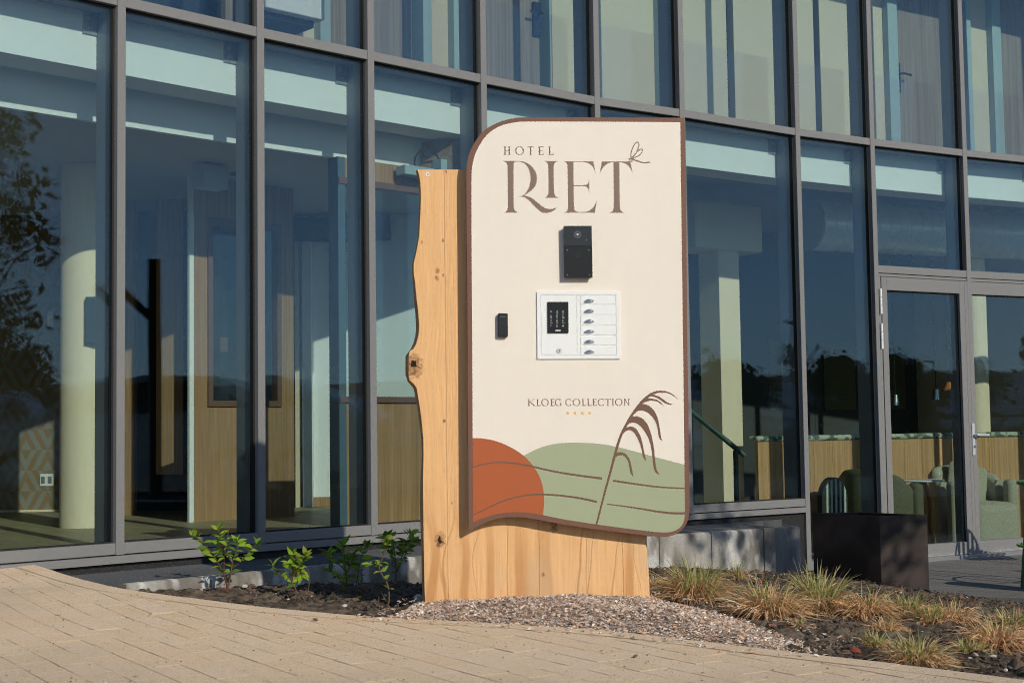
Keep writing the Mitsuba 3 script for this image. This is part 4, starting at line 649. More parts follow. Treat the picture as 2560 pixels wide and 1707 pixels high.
cols = [(.62, .46, .37), (.54, .38, .29), (.70, .59, .50), (.42, .27, .19), (.64, .40, .25), (.80, .74, .66), (.32, .28, .26), (.58, .45, .38), (.48, .38, .32), (.60, .41, .29)]
q = bed_points(15500, rng, GRAVEL.buffer(.015)); spill = bed_points(500, rng, GRAVEL.buffer(.09).difference(GRAVEL))
for (x, y), z in zip(np.vstack([q, spill]), np.r_[gravel_z(q), np.maximum(gravel_z(spill), .003) * 0 + .004]):
    v, f = shell(rng, .0045 + .0095 * rng.random() ** 1.8); V.append(v + [x, y, z + rng.uniform(0, .007)]); F.append(f + at); at += len(v)
    C.append(np.tile(np.array(cols[rng.integers(len(cols))]) * rng.uniform(.75, 1.25), (len(v), 1)))
scene['gravel__shells'] = mikit.ply(trimesh.Trimesh(np.vstack(V), np.vstack(F), process=False), 'vcol', color=np.clip(np.vstack(C), 0, .9))
labels['gravel__shells'] = {'label': 'broken shell pieces', 'kind': 'stuff'}
# lower terrace with boards on the right
labels['terrace'] = {'label': 'dark boarded terrace in front of the glass doors', 'category': 'terrace', 'kind': 'structure'}
tv = Polygon([tuple(off(i, -.085)) for i in range(7, 13)] + [(8, 11), (6, 7.8), (3.4, 8.85), (2.7, 9.45), (2.2, 10.2)])
slab('terrace', tv, -.75, -.492, 'granite')
da = math.radians(-27); dv = np.array([math.cos(da), math.sin(da)]); dn = np.array([-dv[1], dv[0]])
front = np.array([2.75, 9.64])
deckp = Polygon([tuple(off(i, -.09)) for i in range(7, 12)] + [(7.5, 12), tuple(front + dv * 4.5), tuple(front), tuple(off(7, -.09) + [-.05, -.5])])
for k in range(0, 26):
    g = Polygon([tuple(front + dv * -2 + dn * (k * .145 + .004)), tuple(front + dv * 7 + dn * (k * .145 + .004)), tuple(front + dv * 7 + dn * (k * .145 + .141)), tuple(front + dv * -2 + dn * (k * .145 + .141))]).intersection(deckp)
    if g.area > .01: put('board', prism(g, -.47, -.431 + .0008 * (k % 3)), 'deck', 'terrace')
# ================================================================ the hotel sign
def on_sign(poly, w0, w1):
    gs = [g for g in getattr(poly, 'geoms', [poly]) if g.geom_type == 'Polygon' and g.area > 1e-9]
    m = cat([trimesh.creation.extrude_polygon(g, w1 - w0, engine='earcut') for g in gs]); v = m.vertices
    m.vertices = SO + v[:, :1] * SD + v[:, 1:2] * np.array([0, 0, 1.]) + (v[:, 2:3] + w0) * SN
    return m
def sp(u, z, w): return SO + SD * u + np.array([0, 0, z]) + SN * w
def poly(p):
    g = Polygon(p).buffer(0); g = max(getattr(g, 'geoms', [g]), key=lambda a: a.area); return g.simplify(1e-6).buffer(0)
def clean(gs): return shapely.set_precision(shapely.union_all([shapely.set_precision(g.buffer(0), 1e-6) for g in gs], grid_size=1e-6), 1e-6).buffer(0)
def stroke(pts, n=40):
    p = np.array(pts); c = spline(p[:, :2], n); s = np.linspace(0, 1, n)
    s0 = np.r_[0, np.cumsum(np.linalg.norm(np.diff(p[:, :2], axis=0), axis=1))]; w = np.interp(s * s0[-1], s0, p[:, 2])
    t = np.gradient(c, axis=0); t /= np.linalg.norm(t, axis=1, keepdims=True); nn = np.c_[-t[:, 1], t[:, 0]]
    return clean([Polygon([c[i] + nn[i] * w[i] / 2, c[i + 1] + nn[i + 1] * w[i + 1] / 2, c[i + 1] - nn[i + 1] * w[i + 1] / 2, c[i] - nn[i] * w[i] / 2]).buffer(1e-6) for i in range(n - 1)]
                       + [Point(c[i]).buffer(w[i] / 2 * .98, 6) for i in range(1, n - 1)])
def smooth_poly(p, n=6):
    """rounds a traced outline a little (Chaikin, corners kept where the turn is sharp)"""
    p = np.array(p, float)
    for _ in range(2):
        out = []; L = len(p)
        for i in range(L):
            a, b, c = p[i - 1], p[i], p[(i + 1) % L]; u, v = b - a, c - b
            turn = abs(math.degrees(math.atan2(u[0] * v[1] - u[1] * v[0], u @ v)))
            if turn > 48: out.append(b)
            else: out += [b * .78 + a * .22, b * .78 + c * .22]
        p = np.array(out)
    return poly(p)
sign = thing('hotel_sign', 'cream hotel sign panel with brown border fixed to an upright board of live-edge timber', 'sign')
OUT, INN = smooth_poly(ART['outer']), smooth_poly(ART['inner'])
# timber board of six planks with a live left edge
bl, br_ = ART['board_left'], ART['board_right']; topz = ART['board_top'][0][1]
RR = [(br_[0][0] - .002, topz)] + [tuple(p) for p in br_]
BOT = -.06
outline = poly([tuple(p) for p in bl] + [(bl[-1][0], BOT), (RR[-1][0], BOT)] + [tuple(p) for p in RR[::-1]])
edges = [-2] + ART['seams'] + [3]
TH = .058
for k in range(6):
    a, b_ = edges[k] + (.0004 if k else 0), edges[k + 1] - (.0004 if k < 5 else 0)
    tilt = ART['seam_left_top'][0] - ART['seams'][0]
    A0_ = a + (tilt if k else 0); B0_ = b_ + (tilt if k < 5 else 0)
    strip = Polygon([(a, BOT - .1), (b_, BOT - .1), (B0_, 2.2), (A0_, 2.2)]).intersection(outline)
    body = on_sign(strip.buffer(-.0005), -.0012, 0.0); back = on_sign(strip, -TH, -.0012)
    put('timber_plank', cat([back, body]), 'oak', sign)
# live edges: a wavering strip of wane on both sides
def wane(pts, side, wid):
    p = np.array(pts); p = p[np.argsort(-p[:, 1])]; zz_ = np.linspace(p[0, 1], p[-1, 1], 70); u = np.interp(-zz_, -p[:, 1], p[:, 0])
    V = []
    for z, uu in zip(zz_, u):
        q = wid * (.55 + .9 * meshkit.noise(np.array([3., z * 5, side]))); 
        V += [sp(uu - side * .0005, z, -.0012), sp(uu + side * q * .55, z, -.018), sp(uu + side * q, z, -.045), sp(uu + side * q * .9, z, -.062), sp(uu - side * .01, z, -.063)]
    f = []
    for i in range(len(zz_) - 1):
        for j in range(4):
            a, b, c, d = i * 5 + j, i * 5 + j + 1, i * 5 + j + 6, i * 5 + j + 5; f += [(a, b, c), (a, c, d)]
    return trimesh.Trimesh(np.array(V), f, process=False)
k = put('live_edge', wane([tuple(p) for p in bl] + [(bl[-1][0], BOT)], -1, .011), 'wane', sign, smooth=True); labels[k] = {'label': 'bark-brown live edge on the left of the board'}
put('live_edge', wane(RR + [(RR[-1][0], BOT)], 1, .013), 'oak', sign, smooth=True)
hole = on_sign(poly([(ART['knots'][6][0] - .012, ART['knots'][6][1] - .002), (ART['knots'][6][0] + .010, ART['knots'][6][1]), (ART['knots'][6][0] + .012, ART['knots'][6][1] + .022), (ART['knots'][6][0] - .008, ART['knots'][6][1] + .026)]), .0003, .0009)
plain('knot_dark', (.02, .01, .006), .9)
k = put('knot_hole', hole, 'knot_dark', sign)
ku, kz, _ = ART['knots'][9]
put('knot_hole', on_sign(clean([stroke([(ku - .001, kz + .016, .006), (ku - .003, kz + .002, .012), (ku + .002, kz - .012, .008)], 14), stroke([(ku + .002, kz - .004, .006), (ku + .012, kz - .009, .004), (ku + .019, kz - .016, .002)], 12)]), .0003, .0008), 'knot_dark', sign)
ku, kz, _ = ART['knots'][6]
put('check_crack', on_sign(stroke([(ku + .008, kz + .004, .003), (ku + .022, kz - .003, .0025), (ku + .036, kz - .008, .0008)], 14), .0003, .0007), 'knot_dark', sign)
su, sz_ = ART['screw']
scw = put('screw', on_sign(Point(su, sz_).buffer(.0085, 10), 0., .002), 'white_enamel', sign)
put('screw_socket', on_sign(Point(su + .0008, sz_ + .0004).buffer(.0032, 8), .0021, .0026), 'black_plastic', scw)
# panel and print
pn = put('panel', on_sign(OUT, .048, .0690), 'sign_brown', sign); labels[pn] = {'label': 'brown edged sign panel with one rounded top corner and a wavy bottom'}
for u, z in ((.25, 1.6), (.75, 1.6), (.25, .6), (.75, .6)): put('spacer', on_sign(Point(u, z).buffer(.02, 10), .0005, .0478), 'steel', sign)
k = put('face', on_sign(INN, .0690, .0697), 'sign_cream', pn); labels[k] = {'label': 'cream painted face of the sign'}
SUNP = smooth_poly(ART['sun']).intersection(INN); HILL = smooth_poly(ART['hill']).intersection(INN).difference(SUNP)
k = put('printed_hill', on_sign(HILL, .0697, .0702), 'sign_green', pn); labels[k] = {'label': 'pale green printed hill'}
k = put('printed_sun', on_sign(SUNP, .0697, .0702), 'sign_orange', pn); labels[k] = {'label': 'burnt orange printed sun'}
plain('wave_on_sun', (.20, .085, .045), .5)
for w in ART['waves']: put('printed_line', on_sign(stroke(w).intersection(INN), .0702, .0706), 'sign_print_brown', pn)
reed = clean([stroke(ART['reed_stem'], 90)] + [smooth_poly(l) for l in ART['reed_leaves']]).intersection(INN)
k = put('printed_reed', on_sign(reed, .0706, .0710), 'sign_print_brown', pn); labels[k] = {'label': 'brown printed reed plume bending to the right'}
for u, z, r in ART['stars']:
    st = Polygon([(u + rr * math.sin(a), z + rr * math.cos(a)) for i in range(10) for a, rr in [(math.pi * i / 5, r if i % 2 == 0 else r * .42)]])
    put('gold_star', on_sign(st, .0697, .0702), 'sign_gold', pn)
lt = put('lettering', cat([on_sign(smooth_poly(ART[c]), .0697, .0702) for c in 'RIET']), 'sign_letter', pn); labels[lt] = {'label': 'large brown letters RIET'}
fly = clean([stroke(s_, 50 if len(s_) > 6 else 14) for s_ in ART['fly']] + [Point(u, z).buffer(r, 8) for u, z, r in ART['fly_dots']])
k = put('dragonfly_emblem', on_sign(fly, .0702, .0706), 'sign_letter', pn); labels[k] = {'label': 'line drawn dragonfly perched on the last letter'}
# serif capitals
def serif(ch, w, t=.125, th=.072):
    """a capital of height 1 and width w as a polygon"""
    R = lambda a, b, c, d: sbox(a, b, c, d); S = .09; sh = .035
    def stem(x, tt=t, top=True, bot=True):
        o = [R(x - tt / 2, 0, x + tt / 2, 1)]
        for on, y0, y1 in ((bot, 0, sh), (top, 1 - sh, 1)):
            if on:
                o.append(R(x - tt / 2 - S, y0, x + tt / 2 + S, y1))
                yy = y1 if y0 == 0 else y0; sgn = 1 if y0 == 0 else -1
                o.append(Polygon([(x - tt / 2 - S * .5, yy), (x + tt / 2 + S * .5, yy), (x + tt / 2, yy + sgn * .05), (x - tt / 2, yy + sgn * .05)]))
        return o
    def ell(cx, cy, rx, ry): return affinity.scale(Point(cx, cy).buffer(1, 24), rx, ry)
    def O(x0, x1): 
        c = (x0 + x1) / 2; rx = (x1 - x0) / 2; return ell(c, .5, rx, .52).difference(affinity.rotate(ell(c, .5, rx - t * .95, .52 - th), 6))
    L, Rr = t / 2 + S, w - t / 2 - S
    if ch == 'I': return clean(stem(w / 2))
    if ch == 'H': return clean(stem(L) + stem(Rr) + [R(L, .49, Rr, .49 + th)])
    if ch == 'T': return clean(stem(w / 2, top=False) + [R(.02, 1 - th, w - .02, 1), Polygon([(0, 1), (.09, 1), (.05, .93), (.01, .80), (-.015, .80)]), Polygon([(w, 1), (w - .09, 1), (w - .05, .93), (w - .01, .80), (w + .015, .80)])])
    if ch in 'EL':
        o = stem(L, top=True) + [R(L, 0, w - .02, th + .012), Polygon([(w - .20, 0), (w - .02, 0), (w + .03, .26), (w - .01, .26), (w - .07, .10)])]
        if ch == 'E': o += [R(L, 1 - th, w - .06, 1), Polygon([(w - .16, 1), (w - .06, 1), (w - .03, .80), (w - .055, .80), (w - .1, .93)]), R(L, .49, w - .14, .49 + th), R(w - .16, .42, w - .135, .61)]
        return clean(o)
    if ch == 'O': return O(0, w)
    if ch in 'CG':
        o = O(0, w * 1.06).difference(R(w * .80, .22 if ch == 'C' else .0, w * 2, .78)).difference(R(w * .98, -1, w * 2, 2))
        o = clean([o, R(w * .86, .70, w * .86 + .03, .96)] + ([R(w - .16, .03, w - .16 + t, .44), R(w - .25, .44 - sh, w + .03, .44)] if ch == 'G' else [Polygon([(w * .84, .09), (w * .97, .16), (w * .95, .20), (w * .80, .13)])]))
        return o
    if ch == 'K': return clean(stem(L) + [Polygon([(L, .42), (w - .13, 1), (w - .21, 1), (L, .50)]), Polygon([(L + .13, .53), (L + .24, .62), (w + .04, 0), (w - .16, 0)]), R(w - .34, 1 - sh, w - .02, 1), R(w - .22, 0, w + .07, sh)])
    if ch == 'N': return clean(stem(L, th * 1.5, True, True) + stem(Rr, th * 1.5, True, False) + [Polygon([(L - .10, 1), (L + .06, 1), (Rr + .03, 0), (Rr - .03, 0)])])
def word(items, t, th=.072): return cat([on_sign(affinity.translate(affinity.scale(serif(ch, max(w / h, .32), t, th), h, h, origin=(0, 0)), u, z), .0697, .0702) for ch, u, z, w, h in items if (g := 1)])
k = put('lettering', word(ART['hotel'], .15), 'sign_print_brown', pn); labels[k] = {'label': 'small brown letters HOTEL'}
k = put('lettering', word(ART['kloeg'], .16, .085), 'sign_print_brown', pn); labels[k] = {'label': 'brown letters KLOEG COLLECTION'}
FZ = .0702     # devices stand on the cream face
def rect_of(p, r=0.):
    g = Polygon(p); return g.buffer(-r).buffer(r, 6) if r else g
# key cabinet
cab = thing('key_cabinet', 'white key cabinet with black keypad and six small drawers on the cream sign', 'key cabinet')
C = ART['cab']; fr = rect_of(C['frame'], .003)
put('body', on_sign(fr, FZ, FZ + .0035), 'white_enamel', cab)
holes = clean([Polygon(C['door']), Polygon(C['divider'])] + [Polygon(d) for d in C['drawers']]).buffer(.0011)
put('frame', on_sign(fr.buffer(-.0006).difference(holes.buffer(.0016, join_style=2).buffer(-.0016, join_style=2)), FZ + .0035, FZ + .0085), 'white_enamel', cab)
dr_ = put('door', on_sign(rect_of(C['door'], .001), FZ + .0035, FZ + .0075), 'white_enamel', cab)
put('divider', on_sign(Polygon(C['divider']), FZ + .0035, FZ + .0070), 'white_enamel', cab)
kp = put('keypad', on_sign(rect_of(C['keypad'], .003), FZ + .0076, FZ + .0125), 'black_matt', cab); labels[kp] = {'label': 'black keypad with white digits'}
def print_text(s, u, z, h, w):
    m = meshkit.text_mesh(s, h, .0003); v = m.vertices.copy(); m.vertices = SO + (v[:, :1] + u) * SD + (v[:, 1:2] + z) * np.array([0, 0, 1.]) + (v[:, 2:3] + w) * SN
    return m
dig = []
for ch, sub, u, z in C['keys']:
    dig.append(print_text(ch, u, z, .0080, FZ + .0126))
    if sub: dig.append(print_text(sub, u, z - .0060, .0032, FZ + .0126))
put('digits', cat(dig), 'white_print', kp); put('mark', on_sign(Polygon(C['bar']), FZ + .0126, FZ + .0129), 'white_print', kp)
lu, lz = C['lock']
def disc(u, z, r, w0, w1, n=14): return on_sign(Point(u, z).buffer(r, n), w0, w1)
lk = put('lock', disc(lu, lz, .0105, FZ + .0076, FZ + .0115), 'chrome', cab)
put('lock_core', cat([disc(lu, lz, .0068, FZ + .0116, FZ + .0128)]), 'steel', lk)
put('keyhole', on_sign(sbox(lu - .001, lz - .005, lu + .001, lz + .005), FZ + .0129, FZ + .0131), 'black_plastic', lk)
for d, (hu, hz) in zip(C['drawers'], C['handles']):
    dw = put('drawer', on_sign(rect_of(d, .0008), FZ + .0035, FZ + .0077), 'white_enamel', cab)
    # cup pull: quarter shell open below
    th_ = np.linspace(0, math.pi, 15); V = []; 
    for a in np.linspace(0, math.pi / 2, 7):
        for t_ in th_:
            V.append(sp(hu + 0.0208 * math.cos(t_), hz - .003 + .0105 * math.sin(t_) * math.cos(a) ** .8, FZ + .0077 + .0175 * math.sin(a) * (math.sin(t_) ** .6)))
    f = [(i * 15 + j, i * 15 + j + 1, i * 15 + j + 16) for i in range(6) for j in range(14)] + [(i * 15 + j, i * 15 + j + 16, i * 15 + j + 15) for i in range(6) for j in range(14)]
    put('handle', trimesh.Trimesh(np.array(V), f, process=False), 'chrome', dw, smooth=True)
# door intercom
I_ = ART['com']; com = thing('door_intercom', 'black upright door intercom with round camera lens on the sign', 'intercom')
bo = np.array(I_['body']); sy = np.mean([p[1] for p in I_['split']]); u0, u1 = bo[:, 0].min(), bo[:, 0].max(); z0, z1 = bo[:, 1].min(), bo[:, 1].max()
put('back_box', on_sign(sbox(u0 + .003, z0 + .003, u1 - .003, z1 - .003), FZ, FZ + .026), 'black_plastic', com)
put('camera_plate', on_sign(sbox(u0, sy + .0004, u1, z1).buffer(-.0008).buffer(.0008, 3), FZ + .026, FZ + .0325), 'dark_glass', com)
put('speaker_plate', on_sign(sbox(u0, z0, u1, sy - .0004).buffer(-.0008).buffer(.0008, 3), FZ + .026, FZ + .0318), 'black_matt', com)
lu, lz = I_['lens']
ln = put('camera_lens', cat([disc(lu, lz, .0155, FZ + .0326, FZ + .034, 18)]), 'lens_grey', com)
put('lens_ring', disc(lu, lz, .0085, FZ + .0341, FZ + .0352), 'dark_glass', ln); put('lens_pupil', disc(lu, lz, .0045, FZ + .0353, FZ + .0356), 'steel', ln)
for du in (-.024, .024): put('sensor', disc(lu + du, lz, .006, FZ + .0326, FZ + .0331), 'black_plastic', com)
put('status_light', disc(*I_['led'], .0016, FZ + .0326, FZ + .0332), 'white_print', com)
for u, z in I_['screws']:
    s_ = put('screw', disc(u, z, .0038, FZ + .0319, FZ + .0326), 'dark_glass', com); put('screw_slot', disc(u, z, .0016, FZ + .03262, FZ + .0328), 'steel', s_)
u, z = I_['spk']; put('bell_symbol', on_sign(Point(u, z).buffer(.0075, 10).difference(Point(u, z).buffer(.0068, 10)), FZ + .0319, FZ + .0322), 'lens_grey', com)
# card reader
Rd = ART['reader']; rd = thing('card_reader', 'small black rounded card reader near the left edge of the sign', 'card reader')
g = rect_of(Rd['body'], .006)
put('base', on_sign(g.buffer(-.001), FZ, FZ + .010), 'black_plastic', rd); put('cover', cat([on_sign(g, FZ + .010, FZ + .019), on_sign(g.buffer(-.002), FZ + .019, FZ + .021), on_sign(g.buffer(-.004), FZ + .021, FZ + .0222)]), 'black_plastic', rd)
pad = Polygon(Rd['pad']); put('touch_pad', on_sign(pad.buffer(.001).difference(pad), FZ + .0223, FZ + .0228), 'dark_glass', rd)
plain('blue_led', (.02, .03, .25), .4); put('status_light', disc(*Rd['led'], .0025, FZ + .0223, FZ + .0226), 'blue_led', rd)
put('mark', on_sign(Polygon(Rd['mark']), FZ + .0223, FZ + .0225), 'lens_grey', rd)

# ================================================================ plants in the bed
def leaf_mesh(base, tip_dir, normal, L, w, fold=.25, curl=.25):
    d = tip_dir / np.linalg.norm(tip_dir); n = normal - d * (normal @ d); n /= np.linalg.norm(n) + 1e-9; s = np.cross(d, n)
    prof = [(0, .03), (.10, .30), (.28, .82), (.45, 1.), (.65, .80), (.85, .36), (1., .02)]
    V = []
    for t, q in prof:
        c = base + d * L * t - n * L * curl * t * t; hw = w / 2 * q
        V += [c + s * hw + n * fold * hw, c, c - s * hw + n * fold * hw]
    f = []
    for i in range(len(prof) - 1):
        a = 3 * i
        for o in (0, 1): f += [(a + o, a + o + 3, a + o + 4), (a + o, a + o + 4, a + o + 1)]
    return trimesh.Trimesh(np.array(V), f, process=False)
def shrub(label, stems, group, seed, Ls=.055, tone=0, nmax=60):
    rng = np.random.default_rng(seed); sh = thing('young_shrub', label, 'shrub', group)
    n_l = 0
    for pts, r0, lf, mat in stems:
        p = spline(pts, 16) if len(pts) > 2 else np.linspace(*np.array(pts, float), 6)
        put('stem', tube(p, np.linspace(r0, max(r0 * .4, .0013), len(p)), 6), mat, sh, smooth=50)
        if lf <= 0: continue
        tip = p[-1]; td = p[-1] - p[-3]; td /= np.linalg.norm(td)
        nodes = []
        for q in np.linspace(.36 if lf > 1 else .7, .95, lf + (lf > 1) * 4): nodes.append((q, False))
        nodes.append((1., True))
        for q, top in nodes:
            c = np.array([np.interp(q * (len(p) - 1), np.arange(len(p)), p[:, k]) for k in range(3)])
            a0 = rng.uniform(0, 6.28)
            for j in range(4 if top else 2):
                a = a0 + j * (math.pi / 2 if top else math.pi) + rng.normal(0, .25)
                hd = np.array([math.cos(a), math.sin(a), 0]); dirv = td * (.8 if top else .35) + hd * (.75 if top else .9) + np.array([0, 0, rng.uniform(-.25, .55)]); dn_ = dirv / np.linalg.norm(dirv)
                L = Ls * 1.02 * rng.uniform(.65, 1.2) * (1. if top else .95); L = L * (.75 if (top and j > 2) else 1)
                nr = np.array([0, 0, 1.]) + .3 * td; sd_ = np.cross(dn_, nr); ro = rng.normal(0, .75); nr = nr * math.cos(ro) + sd_ * math.sin(ro) + np.array([0, -.45, 0])
                m = leaf_mesh(c, dirv, nr, L, L * rng.uniform(.38, .52), rng.uniform(.15, .4), rng.uniform(.1, .5))
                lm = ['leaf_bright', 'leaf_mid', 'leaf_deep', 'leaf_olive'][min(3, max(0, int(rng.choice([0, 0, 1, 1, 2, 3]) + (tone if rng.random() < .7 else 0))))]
                if n_l < nmax: put('leaf', m, lm, sh); n_l += 1
    return sh
def plant_frame(px, py, z):      # foot point plus a local upright frame facing the viewer: (sideways, away, up)
    return np.array([px, py, z])
shrub('leafy young shrub with forked bare stem, leftmost of the bed', [([(-1.401, 6.971, -0.087), (-1.406, 6.966, -0.005), (-1.42, 6.96, 0.042), (-1.443, 6.954, 0.088), (-1.464, 6.948, 0.124), (-1.487, 6.942, 0.155), (-1.521, 6.936, 0.191), (-1.546, 6.93, 0.216)], 0.0045, 4, 'stem_red'), ([(-1.401, 6.971, -0.087), (-1.389, 6.966, -0.0), (-1.378, 6.961, 0.054), (-1.372, 6.956, 0.087), (-1.353, 6.95, 0.136), (-1.345, 6.945, 0.18)], 0.005, 3, 'stem_wood'), ([(-1.382, 6.986, 0.055), (-1.342, 6.992, 0.084), (-1.296, 6.997, 0.137), (-1.265, 7.002, 0.166)], 0.0035, 3, 'stem_red'), ([(-1.421, 6.976, 0.037), (-1.417, 6.977, 0.075), (-1.424, 6.978, 0.156), (-1.438, 6.979, 0.216), (-1.449, 6.98, 0.244)], 0.004, 5, 'stem_red'), ([(-1.372, 6.951, 0.088), (-1.398, 6.944, 0.153), (-1.388, 6.938, 0.235), (-1.379, 6.931, 0.281)], 0.0035, 5, 'stem_wood')], 'young shrubs planted before the kerb', 101, 0.056, -0.4, 86)
shrub('low bushy young shrub with many leaf rosettes, second from the left', [([(-1.028, 6.666, -0.085), (-1.04, 6.665, 0.014), (-1.067, 6.663, 0.036), (-1.104, 6.661, 0.059), (-1.123, 6.66, 0.091)], 0.004, 2, 'stem_wood'), ([(-1.04, 6.665, 0.014), (-1.029, 6.665, 0.064), (-1.024, 6.665, 0.108), (-1.029, 6.664, 0.149)], 0.004, 4, 'stem_red'), ([(-1.027, 6.649, 0.059), (-0.99, 6.641, 0.103), (-0.967, 6.632, 0.138)], 0.0035, 3, 'stem_red'), ([(-1.031, 6.678, 0.044), (-1.019, 6.684, 0.074), (-1.001, 6.69, 0.048)], 0.003, 2, 'stem_wood'), ([(-1.026, 6.647, 0.069), (-1.04, 6.638, 0.098), (-1.048, 6.628, 0.111)], 0.003, 2, 'stem_wood'), ([(-0.966, 6.661, -0.034), (-0.957, 6.658, 0.016), (-0.96, 6.656, 0.079)], 0.0025, 0, 'stem_wood')], 'young shrubs planted before the kerb', 102, 0.055, -0.3, 80)
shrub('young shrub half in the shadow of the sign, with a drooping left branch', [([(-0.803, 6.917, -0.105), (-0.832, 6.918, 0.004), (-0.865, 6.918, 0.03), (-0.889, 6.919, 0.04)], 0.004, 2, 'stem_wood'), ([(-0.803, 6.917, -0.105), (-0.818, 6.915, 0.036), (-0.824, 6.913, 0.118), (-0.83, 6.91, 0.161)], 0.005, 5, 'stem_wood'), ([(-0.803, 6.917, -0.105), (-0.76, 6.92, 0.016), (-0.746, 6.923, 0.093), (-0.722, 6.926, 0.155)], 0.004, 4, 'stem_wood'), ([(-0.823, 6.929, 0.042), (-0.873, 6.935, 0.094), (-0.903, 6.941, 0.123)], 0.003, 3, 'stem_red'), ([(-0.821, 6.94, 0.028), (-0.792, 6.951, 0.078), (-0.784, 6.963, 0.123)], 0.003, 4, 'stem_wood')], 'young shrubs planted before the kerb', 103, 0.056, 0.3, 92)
shrub('thin crooked young shrub with a single leafy top', [([(-0.565, 6.111, -0.079), (-0.54, 6.108, -0.012), (-0.538, 6.105, 0.031), (-0.553, 6.102, 0.078), (-0.579, 6.098, 0.136), (-0.563, 6.095, 0.173), (-0.552, 6.092, 0.208), (-0.539, 6.089, 0.242)], 0.0045, 2, 'stem_wood'), ([(-0.581, 6.118, 0.134), (-0.599, 6.122, 0.143), (-0.617, 6.126, 0.142)], 0.0025, 1, 'stem_red'), ([(-0.548, 6.121, -0.019), (-0.56, 6.125, 0.0), (-0.572, 6.13, 0.02)], 0.003, 0, 'stem_wood'), ([(-0.578, 6.1, -0.042), (-0.581, 6.095, -0.016), (-0.58, 6.09, 0.011)], 0.0025, 0, 'stem_wood')], 'young shrubs planted before the kerb', 104, 0.05, -0.2, 41)
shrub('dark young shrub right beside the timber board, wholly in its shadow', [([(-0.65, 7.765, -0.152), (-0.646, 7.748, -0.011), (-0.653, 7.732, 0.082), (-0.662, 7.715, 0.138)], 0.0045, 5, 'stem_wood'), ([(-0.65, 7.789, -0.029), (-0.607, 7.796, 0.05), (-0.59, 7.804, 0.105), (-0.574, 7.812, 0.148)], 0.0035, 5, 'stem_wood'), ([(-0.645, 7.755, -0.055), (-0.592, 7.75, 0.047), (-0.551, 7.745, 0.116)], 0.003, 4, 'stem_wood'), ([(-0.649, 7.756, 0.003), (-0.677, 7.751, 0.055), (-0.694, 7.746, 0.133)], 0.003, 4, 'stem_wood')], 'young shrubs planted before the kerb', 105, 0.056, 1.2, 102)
# ornamental grass
def clump(label, x, y, h, wd, green, n, seed, back=False):
    rng = np.random.default_rng(seed); z0 = float(soil_z([[x, y]])[0]); V, F, C, at = [], [], [], 0
    tans = np.array([(.80, .53, .29), (.68, .41, .22), (.85, .64, .40), (.52, .31, .17), (.75, .49, .30)]); gr = np.array([(.30, .38, .09), (.38, .44, .14), (.22, .30, .08), (.50, .54, .26)])
    for _ in range(int(n * 1.7)):
        a = rng.uniform(0, 6.28); lean = abs(rng.normal(.50, .34)); r = wd * .24 * math.sqrt(rng.random()); L = h * rng.uniform(.75, 1.55); isg = rng.random() < green * .5
        if isg: lean *= .7
        hd = np.array([math.cos(a), math.sin(a), 0]); b0 = np.array([x + r * math.cos(a + rng.normal(0, .6)), y + r * math.sin(a + rng.normal(0, .6)), z0 - .01])
        droop = (rng.uniform(.5, 1.45) if not isg else rng.uniform(.15, .8)) ; wv = rng.uniform(.0014, .0032); s = np.array([-hd[1], hd[0], 0]); bend = rng.normal(0, .12)
        t = np.linspace(0, 1, 6)[:, None]
        c = b0 + hd * L * (math.sin(min(lean, 1.3)) * t + .25 * droop * t ** 2) + np.array([0, 0, 1.]) * L * (math.cos(min(lean, 1.3)) * t * 1.05 - .62 * droop * t ** 2.4) + s * bend * L * t ** 2
        c[:, 2] = np.maximum(c[:, 2], z0 + .004)
        wdt = wv * np.array([.8, 1, 1, .85, .55, .08])[:, None]; tw = rng.normal(0, .5); sv = s * math.cos(tw) + np.array([0, 0, 1.]) * math.sin(tw)
        V.append(np.stack([c - sv * wdt, c + sv * wdt], 1).reshape(-1, 3)); f = []
        for i in range(5): f += [(2 * i, 2 * i + 1, 2 * i + 3), (2 * i, 2 * i + 3, 2 * i + 2)]
        F.append(np.array(f) + at); at += 12
        col = gr[rng.integers(4)] if isg else tans[rng.integers(5)]; tipc = tans[rng.integers(3)] if rng.random() < .5 else col
        mixv = np.repeat(np.linspace(0, 1, 6) ** 2, 2)[:, None]; C.append((col * (1 - mixv) + tipc * mixv) * rng.uniform(.8, 1.2))
    k = thing('grass_clump', label, 'grass', 'ornamental grass clumps in the bed')
    kk_ = k + '__blades'; scene[kk_] = mikit.ply(trimesh.Trimesh(np.vstack(V), np.vstack(F), process=False), 'vleaf', color=np.clip(np.vstack(C), 0, .9)); labels[kk_] = {'label': 'narrow blades of the clump', 'kind': 'stuff'}
clump('large green and tan grass clump at the right foot of the timber board', 0.796, 6.382, 0.191, 0.269, 0.55, 528, 300)
clump('wispy tan grass tuft tucked behind the right edge of the board', 0.692, 7.235, 0.089, 0.102, 0.15, 96, 301)
clump('small upright green grass tuft against the third stone block', 1.249, 8.082, 0.112, 0.091, 0.95, 80, 302)
clump('wide tan grass clump before the last stone block', 1.022, 5.779, 0.162, 0.244, 0.35, 448, 303)
clump("tall green grass clump before the dark planter's left side", 1.267, 5.984, 0.179, 0.168, 0.75, 352, 304)
clump("bleached tan grass clump in front of the planter's corner", 1.427, 5.857, 0.139, 0.181, 0.12, 368, 305)
clump("low withered tan tuft below the planter's corner", 1.376, 5.366, 0.069, 0.121, 0.1, 192, 306)
clump("green grass clump in front of the planter's right face", 1.599, 5.891, 0.104, 0.133, 0.85, 272, 307)
clump("short olive grass clump at the planter's right foot", 1.642, 5.701, 0.088, 0.144, 0.6, 240, 308)
